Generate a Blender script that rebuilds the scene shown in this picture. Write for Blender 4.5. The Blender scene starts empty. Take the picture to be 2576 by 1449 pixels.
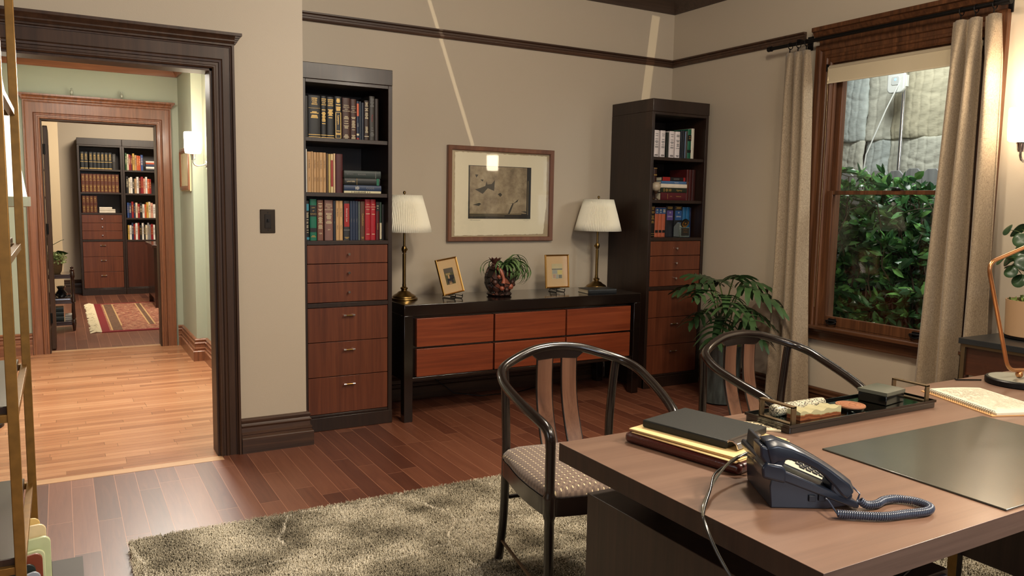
import bpy, math, random
from mathutils import Vector, Matrix
import numpy as np
R = math.radians
random.seed(7)
SC = bpy.context.scene
COL = SC.collection

# ------------------------------------------------------------------ camera, world, lights, exposure
cd = bpy.data.cameras.new('camera'); cam = bpy.data.objects.new('camera', cd); COL.objects.link(cam)
yaw, pitch, roll = 0.51930744, -0.10748127, 0.01780403
F = Vector((math.sin(yaw)*math.cos(pitch), math.cos(yaw)*math.cos(pitch), math.sin(pitch)))
Rt = Vector((math.cos(yaw), -math.sin(yaw), 0)); Up = Rt.cross(F)
R2 = Rt*math.cos(roll)+Up*math.sin(roll); U2 = -Rt*math.sin(roll)+Up*math.cos(roll)
mw = Matrix((R2, U2, -F)).transposed().to_4x4(); mw.translation = Vector((0, 0, 1.4))
cam.matrix_world = mw
cd.sensor_width = 36; cd.lens = 1990.06/2576*36; cd.clip_start = .05; cd.clip_end = 60
SC.camera = cam
SC.view_settings.view_transform = 'Standard'; SC.view_settings.look = 'None'
SC.view_settings.gamma = 1; SC.view_settings.use_curve_mapping = False
SC.view_settings.exposure = 0.75
wd = bpy.data.worlds.new('world'); SC.world = wd; wd.use_nodes = True
wd.node_tree.nodes['Background'].inputs[0].default_value = (.75, .8, .9, 1)
wd.node_tree.nodes['Background'].inputs[1].default_value = .08

def light(name, kind, loc, energy, color, size=.5, target=None, size_y=None, spot=None, blend=.3):
    d = bpy.data.lights.new(name, kind); o = bpy.data.objects.new(name, d); COL.objects.link(o)
    o.location = loc; d.energy = energy; d.color = color
    if kind == 'AREA':
        d.shape = 'RECTANGLE' if size_y else 'DISK'; d.size = size
        if size_y: d.size_y = size_y
    else: d.shadow_soft_size = size
    if kind == 'SPOT': d.spot_size = spot; d.spot_blend = blend
    if target is not None:
        o.rotation_euler = (Vector(target)-Vector(loc)).to_track_quat('-Z', 'Y').to_euler()
    return o
WARM = (1, .86, .67); NEUT = (1, .90, .78)
light('key_ceiling_light', 'AREA', (3.2, .2, 2.8), 160, (1, .88, .72), .5, (2.1, 4.9, 1.35))
light('room_ceiling_light', 'AREA', (1.3, .2, 2.9), 44, WARM, .9, (1.5, 3.2, .3))
light('desk_ceiling_light', 'AREA', (2.6, 2.6, 2.95), 31, WARM, .3, (2.3, 1.6, .7))
light('wall_wash_fill', 'AREA', (2.1, 1.9, 2.95), 20, (1, .88, .72), .35, (2.25, 5.15, 1.7))  # added area light that brightens the back wall
light('left_cool_fill', 'AREA', (-2.3, .6, 1.7), 13, (.86, .92, 1.0), 1.2, (.6, 4.0, 1.0), 1.4)  # added cool area light from the left; no window is built there
light('rear_cool_fill', 'AREA', (.9, -2.4, 1.6), 26, (.80, .88, 1.0), 1.4, (1.8, 1.5, .7), 1.2)  # added cool fill behind the camera; no window is built there
light('hall_light', 'AREA', (.2, 6.1, 2.55), 32, (1, .92, .80), .7, (.3, 6.1, 0))
light('hall_door_light', 'AREA', (.76, 6.8, 2.3), 40, (1, .93, .82), .34, (.2, 3.6, 0))
light('study_light', 'AREA', (1.0, 10.3, 2.85), 72, WARM, .9, (.8, 11.3, .6))
light('study_wall_light', 'POINT', (-.5, 10.6, 1.9), 7, WARM, .1)
light('yard_light', 'AREA', (5.75, 3.9, 3.6), 34, (.98, 1.0, .95), .8, (6.1, 4.3, 1.2))
light('yard_window_light', 'AREA', (4.95, 2.0, 2.3), 17, (.95, .97, .92), .6, (5.5, 4.0, 1.1))
light('side_wall_light', 'POINT', (4.22, 2.31, 2.08), 4.0, (1, .84, .62), .04)
light('hall_wall_light', 'POINT', (.95, 6.72, 2.02), 3.4, (1, .9, .78), .04)

# ------------------------------------------------------------------ materials
M = {}
def srgb(c):
    if isinstance(c, str): c = tuple(int(c[i:i+2], 16) for i in (0, 2, 4))
    return tuple(((x/255+.055)/1.055)**2.4 if x/255 > .04045 else x/255/12.92 for x in c)+(1,)
def mat(name, col, rough=.5, metal=0, coat=0, emit=0, emitcol=None, spec=.5, bump=0, bscale=60, trans=0, var=0, vscale=8, vstretch=(1, 1, 1), sheen=0):
    if name in M: return M[name]
    m = bpy.data.materials.new(name); m.use_nodes = True; nt = m.node_tree; N = nt.nodes; L = nt.links
    p = N['Principled BSDF']; c = srgb(col)
    p.inputs['Base Color'].default_value = c; p.inputs['Roughness'].default_value = rough; p.inputs['Metallic'].default_value = metal
    p.inputs['Coat Weight'].default_value = coat; p.inputs['Coat Roughness'].default_value = .12
    p.inputs['Specular IOR Level'].default_value = spec; p.inputs['Transmission Weight'].default_value = trans
    if sheen: p.inputs['Sheen Weight'].default_value = sheen
    if emit: p.inputs['Emission Color'].default_value = srgb(emitcol or col); p.inputs['Emission Strength'].default_value = emit
    if bump or var:
        tc = N.new('ShaderNodeTexCoord'); mp = N.new('ShaderNodeMapping'); L.new(tc.outputs['Object'], mp.inputs[0]); mp.inputs['Scale'].default_value = vstretch
    if var:
        n = N.new('ShaderNodeTexNoise'); n.inputs['Scale'].default_value = vscale; n.inputs['Detail'].default_value = 5
        L.new(mp.outputs[0], n.inputs[0])
        mr = N.new('ShaderNodeMapRange'); mr.inputs[1].default_value = .3; mr.inputs[2].default_value = .7
        mr.inputs[3].default_value = 1-var; mr.inputs[4].default_value = 1+var; L.new(n.outputs[0], mr.inputs[0])
        mx = N.new('ShaderNodeMix'); mx.data_type = 'RGBA'; mx.blend_type = 'MULTIPLY'; mx.inputs[0].default_value = 1
        mx.inputs[6].default_value = c; L.new(mr.outputs[0], mx.inputs[7]); L.new(mx.outputs[2], p.inputs['Base Color'])
    if bump:
        n2 = N.new('ShaderNodeTexNoise'); n2.inputs['Scale'].default_value = bscale; n2.inputs['Detail'].default_value = 3
        L.new(mp.outputs[0], n2.inputs[0]); b = N.new('ShaderNodeBump'); b.inputs['Strength'].default_value = bump; b.inputs['Distance'].default_value = .004
        L.new(n2.outputs[0], b.inputs['Height']); L.new(b.outputs[0], p.inputs['Normal'])
    M[name] = m; return m
def ramp(N, stops):
    r = N.new('ShaderNodeValToRGB'); e = r.color_ramp.elements
    while len(e) < len(stops): e.new(.5)
    for q, (pos, col) in zip(e, stops): q.position = pos; q.color = srgb(col)
    return r
def wood(name, c1, c2, c3, axis='z', rough=.35, coat=.0, freq=1, bump=.15, spec=.5):
    if name in M: return M[name]
    m = bpy.data.materials.new(name); m.use_nodes = True; nt = m.node_tree; N = nt.nodes; L = nt.links; p = N['Principled BSDF']
    tc = N.new('ShaderNodeTexCoord'); mp = N.new('ShaderNodeMapping'); L.new(tc.outputs['Object'], mp.inputs[0])
    s = {'x': (1.5, 40, 40), 'y': (40, 1.5, 40), 'z': (40, 40, 1.5)}[axis]; mp.inputs['Scale'].default_value = tuple(k*freq for k in s)
    n = N.new('ShaderNodeTexNoise'); n.inputs['Scale'].default_value = 1; n.inputs['Detail'].default_value = 6; n.inputs['Roughness'].default_value = .65
    n.inputs['Distortion'].default_value = .6; L.new(mp.outputs[0], n.inputs[0])
    r = ramp(N, [(.28, c1), (.5, c2), (.74, c3)]); L.new(n.outputs[0], r.inputs[0]); L.new(r.outputs[0], p.inputs['Base Color'])
    b = N.new('ShaderNodeBump'); b.inputs['Strength'].default_value = bump; b.inputs['Distance'].default_value = .002; L.new(n.outputs[0], b.inputs['Height']); L.new(b.outputs[0], p.inputs['Normal'])
    p.inputs['Roughness'].default_value = rough; p.inputs['Coat Weight'].default_value = coat; p.inputs['Coat Roughness'].default_value = .15; p.inputs['Specular IOR Level'].default_value = spec
    M[name] = m; return m
def planks(name, cols, width, length, rot, joint_or_glint, rough=.28, mort=.0014, coat=.25):
    m = bpy.data.materials.new(name); m.use_nodes = True; nt = m.node_tree; N = nt.nodes; L = nt.links; p = N['Principled BSDF']
    g = N.new('ShaderNodeNewGeometry'); mp = N.new('ShaderNodeMapping'); L.new(g.outputs['Position'], mp.inputs[0]); mp.inputs['Rotation'].default_value = (0, 0, rot)
    sx = N.new('ShaderNodeSeparateXYZ'); L.new(mp.outputs[0], sx.inputs[0]); dv = N.new('ShaderNodeMath'); dv.operation = 'DIVIDE'; L.new(sx.outputs[1], dv.inputs[0]); dv.inputs[1].default_value = width
    fl = N.new('ShaderNodeMath'); fl.operation = 'FLOOR'; L.new(dv.outputs[0], fl.inputs[0]); wn0 = N.new('ShaderNodeTexWhiteNoise'); wn0.noise_dimensions = '1D'; L.new(fl.outputs[0], wn0.inputs['W'])
    sh_ = N.new('ShaderNodeMath'); sh_.operation = 'MULTIPLY_ADD'; L.new(wn0.outputs[0], sh_.inputs[0]); sh_.inputs[1].default_value = length*3.7; L.new(sx.outputs[0], sh_.inputs[2])
    cb = N.new('ShaderNodeCombineXYZ'); L.new(sh_.outputs[0], cb.inputs[0]); L.new(sx.outputs[1], cb.inputs[1])
    br = N.new('ShaderNodeTexBrick'); L.new(cb.outputs[0], br.inputs[0])
    br.inputs['Scale'].default_value = 1; br.inputs['Brick Width'].default_value = length; br.inputs['Row Height'].default_value = width
    br.inputs['Mortar Size'].default_value = mort; br.inputs['Mortar Smooth'].default_value = .1; br.inputs['Bias'].default_value = 0
    br.inputs['Color1'].default_value = (0, 0, 0, 1); br.inputs['Color2'].default_value = (1, 1, 1, 1); br.inputs['Mortar'].default_value = (.5, .5, .5, 1)
    br.offset = 0; br.squash = 1.0; br.offset_frequency = 2
    mp2 = N.new('ShaderNodeMapping'); L.new(mp.outputs[0], mp2.inputs[0]); mp2.inputs['Scale'].default_value = (2.2, 28, 1)
    wn = N.new('ShaderNodeVectorMath'); wn.operation = 'MULTIPLY_ADD'; L.new(br.outputs[0], wn.inputs[0]); wn.inputs[1].default_value = (37, 19, 5); L.new(mp2.outputs[0], wn.inputs[2])
    n = N.new('ShaderNodeTexNoise'); n.inputs['Scale'].default_value = 1; n.inputs['Detail'].default_value = 7; n.inputs['Distortion'].default_value = 1.4; n.inputs['Roughness'].default_value = .6
    L.new(wn.outputs[0], n.inputs[0])
    mx = N.new('ShaderNodeMix'); mx.data_type = 'FLOAT'; mx.inputs[0].default_value = .55
    L.new(br.outputs[0], mx.inputs[2]); L.new(n.outputs[0], mx.inputs[3])
    r = ramp(N, [(.15, cols[0]), (.42, cols[1]), (.62, cols[2]), (.9, cols[3])]); L.new(mx.outputs[0], r.inputs[0])
    m2 = N.new('ShaderNodeMix'); m2.data_type = 'RGBA'; L.new(br.outputs['Fac'], m2.inputs[0]); L.new(r.outputs[0], m2.inputs[6]); m2.inputs[7].default_value = srgb(joint_or_glint)
    L.new(m2.outputs[2], p.inputs['Base Color']); p.inputs['Roughness'].default_value = rough
    p.inputs['Coat Weight'].default_value = coat; p.inputs['Coat Roughness'].default_value = .26
    b = N.new('ShaderNodeBump'); b.inputs['Strength'].default_value = .12; b.inputs['Distance'].default_value = .002; L.new(n.outputs[0], b.inputs['Height'])
    b2 = N.new('ShaderNodeBump'); b2.invert = True; b2.inputs['Strength'].default_value = .6; b2.inputs['Distance'].default_value = .002
    L.new(br.outputs['Fac'], b2.inputs['Height']); L.new(b.outputs[0], b2.inputs['Normal']); L.new(b2.outputs[0], p.inputs['Normal'])
    M[name] = m; return m
def glass_pane(name, refl=.12, tint=(.985, .99, .985)):
    m = bpy.data.materials.new(name); m.use_nodes = True; nt = m.node_tree; N = nt.nodes; L = nt.links; N.remove(N['Principled BSDF'])
    t = N.new('ShaderNodeBsdfTransparent'); t.inputs[0].default_value = tint+(1,)
    gl = N.new('ShaderNodeBsdfGlossy'); gl.inputs['Roughness'].default_value = .03
    lw = N.new('ShaderNodeLayerWeight'); pw = N.new('ShaderNodeMath'); pw.operation = 'POWER'; L.new(lw.outputs['Facing'], pw.inputs[0]); pw.inputs[1].default_value = 5
    fr = N.new('ShaderNodeMath'); fr.operation = 'MULTIPLY_ADD'; L.new(pw.outputs[0], fr.inputs[0]); fr.inputs[1].default_value = .7; fr.inputs[2].default_value = .04; lw.inputs[0].default_value = .5
    mx = N.new('ShaderNodeMixShader'); L.new(fr.outputs[0], mx.inputs[0]); L.new(t.outputs[0], mx.inputs[1]); L.new(gl.outputs[0], mx.inputs[2])
    L.new(mx.outputs[0], N['Material Output'].inputs[0]); M[name] = m; return m

WALL = mat('taupe_wall_paint', (186, 172, 152), .45, bump=.12, bscale=260, spec=.35)
WALLG = mat('sage_wall_paint', (164, 172, 156), .45, bump=.1, bscale=260, spec=.35)
WALLC = mat('cream_wall_paint', (190, 172, 142), .5)
CEIL = mat('ceiling_paint', (120, 110, 95), .7)
TRIM = wood('dark_walnut_trim', (44, 29, 20), (62, 42, 30), (76, 53, 38), 'z', .45, .03, .6, .15, .3)
TRIMX = wood('dark_walnut_trim_across', (44, 28, 19), (66, 43, 29), (84, 56, 38), 'x', .45, .05)
TRIMY = wood('brown_oak_trim_deep', (44, 26, 16), (70, 43, 27), (92, 58, 36), 'y', .34, .2)
TRIMW = wood('brown_oak_trim', (56, 33, 19), (84, 51, 30), (112, 71, 43), 'z', .4, .06, 1, .15, .35)
HTRIM = wood('red_oak_trim', (92, 56, 38), (126, 80, 56), (150, 98, 68), 'z', .32, .25)
HTRIMX = wood('red_oak_trim_across', (92, 56, 38), (126, 80, 56), (150, 98, 68), 'x', .32, .25)
CAB = wood('espresso_wood', (28, 16, 11), (38, 23, 16), (48, 30, 21), 'z', .4, .08)
DRW = wood('cherry_veneer', (78, 38, 22), (98, 50, 30), (114, 62, 37), 'z', .36, .15, .9)
DRWX = wood('cherry_veneer_across', (96, 40, 20), (124, 56, 29), (142, 70, 38), 'x', .36, .15, .9)
CONS = mat('black_lacquer', (22, 14, 11), .16, coat=.8)
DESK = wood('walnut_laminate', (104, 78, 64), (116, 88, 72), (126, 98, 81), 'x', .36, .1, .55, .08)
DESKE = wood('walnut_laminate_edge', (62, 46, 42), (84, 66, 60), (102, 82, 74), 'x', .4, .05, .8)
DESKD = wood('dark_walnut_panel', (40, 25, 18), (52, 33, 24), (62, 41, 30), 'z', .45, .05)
BRASS = mat('antique_brass', (132, 106, 62), .3, 1, var=.12, vscale=40)
GOLD = mat('gold_leaf', (196, 150, 80), .32, 1)
CHROME = mat('chrome', (215, 215, 220), .15, 1)
BLK = mat('black_metal', (22, 20, 20), .4, .6)
FLOOR1 = planks('cherry_plank_floor', [(78, 42, 30), (100, 57, 41), (118, 71, 51), (138, 88, 65)], .094, .82, R(90), (170, 118, 92), .4, coat=.12)  # pale joint colour paints the highlights along the plank bevels
FLOORH = planks('oak_strip_floor', [(138, 90, 62), (166, 114, 80), (180, 128, 92), (196, 146, 110)], .057, .62, 0, (120, 76, 50), .25, .0008)

# ------------------------------------------------------------------ mesh helpers
FONT = {}
def text_geo(s):
    if s not in FONT:
        c = bpy.data.curves.new('t', 'FONT'); c.body = s; c.size = 1; c.align_x = 'CENTER'; c.align_y = 'CENTER'; c.resolution_u = 2
        o = bpy.data.objects.new('t', c); COL.objects.link(o); dg = bpy.context.evaluated_depsgraph_get(); dg.update()
        me = bpy.data.meshes.new_from_object(o.evaluated_get(dg))
        FONT[s] = ([tuple(v.co) for v in me.vertices], [tuple(p.vertices) for p in me.polygons])
        bpy.data.objects.remove(o); bpy.data.curves.remove(c); bpy.data.meshes.remove(me)
    return FONT[s]
class MB:
    def __init__(s): s.v = []; s.f = []; s.m = []
    def add(s, vs, fs, mi=0, T=None):
        n = len(s.v)
        s.v += [tuple(T @ Vector(v)) for v in vs] if T is not None else [tuple(v) for v in vs]
        s.f += [tuple(i+n for i in f) for f in fs]; s.m += [mi]*len(fs); return s
    def box(s, x0, x1, y0, y1, z0, z1, mi=0, T=None):
        if x0 > x1: x0, x1 = x1, x0
        if y0 > y1: y0, y1 = y1, y0
        if z0 > z1: z0, z1 = z1, z0
        vs = [(x0, y0, z0), (x1, y0, z0), (x1, y1, z0), (x0, y1, z0), (x0, y0, z1), (x1, y0, z1), (x1, y1, z1), (x0, y1, z1)]
        return s.add(vs, [(0, 3, 2, 1), (4, 5, 6, 7), (0, 1, 5, 4), (1, 2, 6, 5), (2, 3, 7, 6), (3, 0, 4, 7)], mi, T)
    def tube(s, pts, r, n=8, closed=False, mi=0, T=None, sx=1.0):
        P = [Vector(p) for p in pts]; k = len(P); rs = r if isinstance(r, (list, tuple)) else [r]*k
        vs = []; fs = []; nrm = None
        for i in range(k):
            if closed: t = (P[(i+1) % k]-P[i-1])
            else: t = P[min(i+1, k-1)]-P[max(i-1, 0)]
            if t.length < 1e-9: t = Vector((0, 0, 1))
            t.normalize()
            if nrm is None:
                a = Vector((0, 0, 1)) if abs(t.z) < .9 else Vector((1, 0, 0)); nrm = (a-t*a.dot(t)).normalized()
            else: nrm = (nrm-t*nrm.dot(t)).normalized()
            b = t.cross(nrm)
            for j in range(n):
                a = 2*math.pi*j/n; vs.append(P[i]+(nrm*math.cos(a)*sx+b*math.sin(a))*rs[i])
        for i in range(k if closed else k-1):
            for j in range(n):
                i2 = (i+1) % k; fs.append((i*n+j, i*n+(j+1) % n, i2*n+(j+1) % n, i2*n+j))
        if not closed: fs.append(tuple(reversed(range(n)))); fs.append(tuple((k-1)*n+j for j in range(n)))
        return s.add(vs, fs, mi, T)
    def lathe(s, prof, c=(0, 0, 0), n=24, mi=0, T=None, wob=None):
        vs = []; fs = []; k = len(prof)
        for r, z in prof:
            for j in range(n):
                a = 2*math.pi*j/n; q = r*(wob(a, z) if wob else 1); vs.append((c[0]+q*math.cos(a), c[1]+q*math.sin(a), c[2]+z))
        for i in range(k-1):
            for j in range(n): fs.append((i*n+j, i*n+(j+1) % n, (i+1)*n+(j+1) % n, (i+1)*n+j))
        if prof[0][0] > 1e-6: fs.append(tuple(reversed(range(n))))
        if prof[-1][0] > 1e-6: fs.append(tuple((k-1)*n+j for j in range(n)))
        return s.add(vs, fs, mi, T)
    def sweep(s, path, prof, out, mi=0, closed=False, T=None):
        """profile (a, b): a sideways in the path plane, b along out; corners mitred"""
        P = [Vector(p) for p in path]; O = Vector(out).normalized(); k = len(P); n = len(prof); vs = []; fs = []
        for i in range(k):
            t0 = (P[i]-P[i-1]) if (i > 0 or closed) else None; t1 = (P[(i+1) % k]-P[i]) if (i < k-1 or closed) else None
            t0 = t0 or t1; t1 = t1 or t0
            s0 = O.cross(t0.normalized()); s1 = O.cross(t1.normalized()); b = (s0+s1); b = b/(b.dot(s0)) if b.length > 1e-6 else s0
            for (a, h) in prof: vs.append(P[i]+b*a+O*h)
        for i in range(k if closed else k-1):
            i2 = (i+1) % k
            for j in range(n): fs.append((i*n+j, i*n+(j+1) % n, i2*n+(j+1) % n, i2*n+j))
        if not closed: fs.append(tuple(reversed(range(n)))); fs.append(tuple((k-1)*n+j for j in range(n)))
        return s.add(vs, fs, mi, T)
    def prism(s, pts, o, u, v, w, mi=0, T=None):
        """polygon pts in the (u, v) plane at o, thickened by vector w"""
        o, u, v, w = Vector(o), Vector(u), Vector(v), Vector(w); n = len(pts)
        a = [o+u*p[0]+v*p[1] for p in pts]; b = [q+w for q in a]
        fs = [tuple(range(n)), tuple(reversed(range(n, 2*n)))]+[(i, i+n, (i+1) % n+n, (i+1) % n) for i in range(n)]
        return s.add(a+b, fs, mi, T)
    def text(s, txt, size, o, u, v, mi=0, T=None):
        vs, fs = text_geo(txt); o, u, v = Vector(o), Vector(u), Vector(v)
        return s.add([o+u*(a[0]*size)+v*(a[1]*size) for a in vs], fs, mi, T)
    def build(s, name, mats, parent=None, w=True, bevel=0, smooth=35, seg=2, loc=None, kind=None, label=None, sub=0):
        me = bpy.data.meshes.new(name); org = Vector((0, 0, 0))
        if w and parent is not None:
            q = parent
            while q is not None: org += q.location; q = q.parent
        if loc is not None: org += Vector(loc)
        arr = np.array(s.v, dtype=float)-np.array(org)
        me.from_pydata(arr.tolist(), [], s.f)
        if not isinstance(mats, (list, tuple)): mats = [mats]
        for m in mats: me.materials.append(m)
        if len(mats) > 1: me.polygons.foreach_set('material_index', s.m)
        me.polygons.foreach_set('use_smooth', [True]*len(s.f)); me.update()
        me.set_sharp_from_angle(angle=R(smooth))
        o = bpy.data.objects.new(name, me); COL.objects.link(o)
        if loc is not None: o.location = loc
        if parent is not None: o.parent = parent
        if bevel:
            b = o.modifiers.new('bevel', 'BEVEL'); b.width = bevel; b.segments = seg; b.limit_method = 'ANGLE'; b.angle_limit = R(40); b.harden_normals = False
        if sub:
            b = o.modifiers.new('sub', 'SUBSURF'); b.levels = sub; b.render_levels = sub
        if kind: o['kind'] = kind
        if label: o['label'] = label
        return o
def tag(o, label, cat, group=None):
    o['label'] = label; o['category'] = cat
    if len(label.split()) > 16 or len(label.split()) < 4: print('LABEL', len(label.split()), label)
    if group: o['group'] = group
    return o
def thing(name, label, cat, loc=(0, 0, 0), rz=0, group=None):
    o = bpy.data.objects.new(name, None); COL.objects.link(o); o.location = loc; o.rotation_euler = (0, 0, rz); o.empty_display_size = .1
    return tag(o, label, cat, group)
def struct(name, mb, m, bevel=0, loc=None): return mb.build(name, m, None, w=False, bevel=bevel, kind='structure')
def copy_tree(o, parent=None):
    c = o.copy(); COL.objects.link(c); c.parent = parent
    for ch in list(o.children): copy_tree(ch, c)
    return c
def rot3(rz, loc=(0, 0, 0)): return Matrix.Translation(Vector(loc)) @ Matrix.Rotation(rz, 4, 'Z')

# ------------------------------------------------------------------ room shell
Z1 = 3.08
struct('floor', MB().box(-2.6, 4.6, -2.6, 4.34, -.1, 0).box(1.1, 4.6, 4.34, 5.3, -.1, 0).box(.72, 1.1, 4.34, 4.5, -.1, 0), FLOOR1)
struct('floor_hall', MB().box(-1.6, 1.08, 4.41, 8.05, -.1, 0), FLOORH)
struct('trim_1', MB().box(-1.6, .72, 4.34, 4.41, -.1, .0015), wood('pale_threshold', (176, 134, 98), (198, 156, 118), (212, 172, 134), 'x', .3, .2))
struct('floor_study', MB().box(-1.6, 3.2, 8.12, 13.1, -.1, 0), FLOOR1)
struct('trim_2', MB().box(-1.6, 1.3, 8.05, 8.12, -.1, .0015), M['pale_threshold'])
struct('ceiling', MB().box(-2.6, 4.6, -2.6, 5.3, Z1, Z1+.1), CEIL)
struct('wall_back', MB().box(1.1, 4.6, 5.15, 5.3, 0, Z1), WALL)
DX0, DX1, DH = -.47, .712, 2.062      # doorway opening
struct('wall_doorway', MB().box(DX1, 1.185, 4.42, 4.55, 0, Z1).box(1.06, 1.185, 4.55, 5.15, 0, Z1).box(DX0, DX1, 4.42, 4.55, DH, Z1).box(-2.6, DX0, 4.42, 4.55, 0, Z1), WALL)
WY0, WY1, WZ0, WZ1 = 2.585, 3.565, .615, 2.34
struct('wall_window', MB().box(4.43, 4.56, WY1, 5.15, 0, Z1).box(4.43, 4.56, -2.6, WY0, 0, Z1).box(4.43, 4.56, WY0, WY1, 0, WZ0).box(4.43, 4.56, WY0, WY1, WZ1, Z1), WALL)
struct('wall_left', MB().box(-2.6, -2.5, -2.6, 4.42, 0, Z1), WALL)
struct('wall_behind', MB().box(-2.6, 4.6, -2.7, -2.6, 0, Z1), WALL)
# hall and far study
struct('wall_hall_right', MB().box(1.07, 1.2, 4.55, 7.16, 0, 2.7).box(.985, 1.2, 7.16, 8.0, 0, 2.7), WALLG)
struct('wall_hall_left', MB().box(-1.7, -1.6, 4.55, 8.0, 0, 2.7), WALLG)
struct('wall_hall_back', MB().box(-1.6, -.117, 8.0, 8.13, 0, 2.7).box(.795, 1.2, 8.0, 8.13, 0, 2.7).box(-.117, .795, 8.0, 8.13, 2.045, 2.7), WALLG)
struct('ceiling_hall', MB().box(-1.7, 1.2, 4.55, 8.13, 2.62, 2.72), mat('hall_ceiling_paint', (200, 190, 165), .7))
struct('wall_study_back', MB().box(-1.6, 3.2, 12.9, 13.0, 0, 3.0), WALL)
struct('wall_study_left', MB().box(-1.6, .018, 12.0, 12.1, 0, 3.0).box(-1.7, -1.6, 8.13, 13, 0, 3), WALLC)
struct('wall_study_right', MB().box(3.1, 3.2, 8.13, 13.0, 0, 3.0).box(1.2, 3.2, 8.05, 8.13, 0, 3), WALL)
struct('ceiling_study', MB().box(-1.7, 3.2, 8.13, 13.0, 2.98, 3.08), CEIL)

# baseboards: (distance from wall, height)
BBP = [(0, 0), (.034, 0), (.034, .082), (.028, .09), (.022, .092), (.022, .1), (.026, .104), (.026, .111), (.018, .116), (.016, .14), (.02, .144), (.024, .152), (.018, .158), (.014, .164), (.018, .17), (.02, .182), (.012, .19), (0, .192)]
def base(name, path, m, prof=BBP):
    mb = MB(); mb.sweep(path, prof, (0, 0, 1)); return struct(name, mb, m)
# path direction keeps the wall on its right hand side: O x t points into the room
base('baseboard_doorway', [(1.185, 4.60, 0), (1.185, 4.42, 0), (.824, 4.42, 0)][::-1][::-1], TRIMX) if False else None
def flip(prof): return [(-a, b) for a, b in prof][::-1]
base('baseboard_doorway', [(.824, 4.42, 0), (1.185, 4.42, 0), (1.185, 4.62, 0)], TRIMX, flip(BBP))
base('baseboard_back', [(1.80, 5.15, 0), (3.80, 5.15, 0)], TRIMX, flip(BBP))
base('baseboard_window', [(4.43, 4.64, 0), (4.43, -2.5, 0)], TRIMY, flip(BBP))
base('baseboard_hall_right', [(.937, 8.0, 0), (.985, 8.0, 0), (.985, 7.16, 0), (1.07, 7.16, 0), (1.07, 4.56, 0)], HTRIM, flip(BBP))
base('baseboard_hall_back', [(-1.55, 8.0, 0), (-.245, 8.0, 0)], HTRIMX, flip(BBP))
base('baseboard_study', [(-.0, 12.9, 0), (.235, 12.9, 0)], TRIMX, flip(BBP))
# picture rail and crown
RAIL = [(0, 2.522), (.018, 2.522), (.026, 2.534), (.026, 2.544), (.018, 2.55), (.02, 2.562), (.032, 2.568), (.032, 2.578), (0, 2.58)]
base('trim_3', [(1.19, 5.15, 0), (4.43, 5.15, 0), (4.43, 3.80, 0)], TRIMX, flip(RAIL))
CRN = [(0, 2.945), (.02, 2.945), (.03, 2.97), (.06, 3.0), (.11, 3.03), (.15, 3.045), (.16, 3.08), (0, 3.08)]
base('trim_4', [(1.19, 5.15, 0), (4.43, 5.15, 0), (4.43, -2.5, 0)], wood('dark_crown_wood', (52, 38, 30), (66, 50, 40), (78, 60, 48), 'x', .5, 0), flip(CRN))
base('trim_5', [(-1.55, 8.0, 0), (.985, 8.0, 0), (.985, 7.16, 0), (1.07, 7.16, 0), (1.07, 4.6, 0)], HTRIMX, flip([(0, 2.485), (.015, 2.485), (.03, 2.52), (.07, 2.57), (.08, 2.62), (0, 2.62)]))
# casings
def casing(name, xl, xr, zt, yf, mv, mh, wd=.108, ct=2.243):
    """door casing on a wall whose face is y = yf, facing -y"""
    mb = MB(); xo = wd; top = ct-.05
    inner = [(0, 0), (0, .016), (.007, .023), (.014, .023), (.018, .014), (.03, .014), (.033, .02), (.043, .022), (.047, .017), (.052, .012), (.052, 0)]
    mb.sweep([(xl, yf, 0), (xl, yf, zt), (xr, yf, zt), (xr, yf, 0)], inner, (0, -1, 0))
    mb.box(xl-xo+.02, xl-.051, yf-.0165, yf, 0, top).box(xr+.051, xr+xo-.02, yf-.0165, yf, 0, top).box(xl-.051, xr+.051, yf-.0163, yf, zt+.051, top)
    band = [(0, 0), (0, .022), (.006, .024), (.01, .033), (.021, .033), (.021, 0)]
    mb.sweep([(xl-xo+.021, yf, 0), (xl-xo+.021, yf, top-.021), (xr+xo-.021, yf, top-.021), (xr+xo-.021, yf, 0)], band, (0, -1, 0))
    cp = [(0, -.052), (.038, -.052), (.044, -.044), (.05, -.04), (.05, -.034), (.058, -.024), (.066, -.018), (.072, -.014), (.072, 0), (0, 0)]
    x0, x1 = xl-xo, xr+xo
    # cornice with returned ends
    mb.sweep([(x0, yf, ct), (x1, yf, ct)], [(-a, b) for a, b in cp][::-1], (0, 0, 1))
    for sx, x in ((-1, x0), (1, x1)):
        for a, b, c in ((.040, -.052, -.044), (.047, -.044, -.034), (.054, -.034, -.024), (.062, -.024, -.014), (.072, -.014, 0)):
            a2 = (a-.030)*.8; mb.box(x, x+sx*a2, yf-a, yf, ct+b, ct+c)
    return struct(name, mb, mv)
casing('door_1', DX0, DX1, DH, 4.42, TRIM, TRIMX)
struct('trim_6', MB().box(DX1-.012, DX1+.01, 4.415, 4.56, 0, DH).box(DX0-.01, DX0+.012, 4.415, 4.56, 0, DH).box(DX0, DX1, 4.415, 4.56, DH-.012, DH+.01), TRIM)
casing('door_2', -.118, .795, 2.045, 8.0, HTRIM, HTRIMX, .124, 2.25)
struct('trim_7', MB().box(.785, .80, 7.995, 8.15, 0, 2.04).box(-.122, -.107, 7.995, 8.15, 0, 2.04).box(-.117, .795, 7.995, 8.15, 2.035, 2.05), TRIM)
t = thing('door_leaf', 'dark wooden door standing open against the far doorway\'s left jamb', 'door', (-.09, 8.6, 0))
MB().box(-.105, -.068, 8.16, 8.98, .01, 2.0).build('panel', TRIM, t, bevel=.003)
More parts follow.
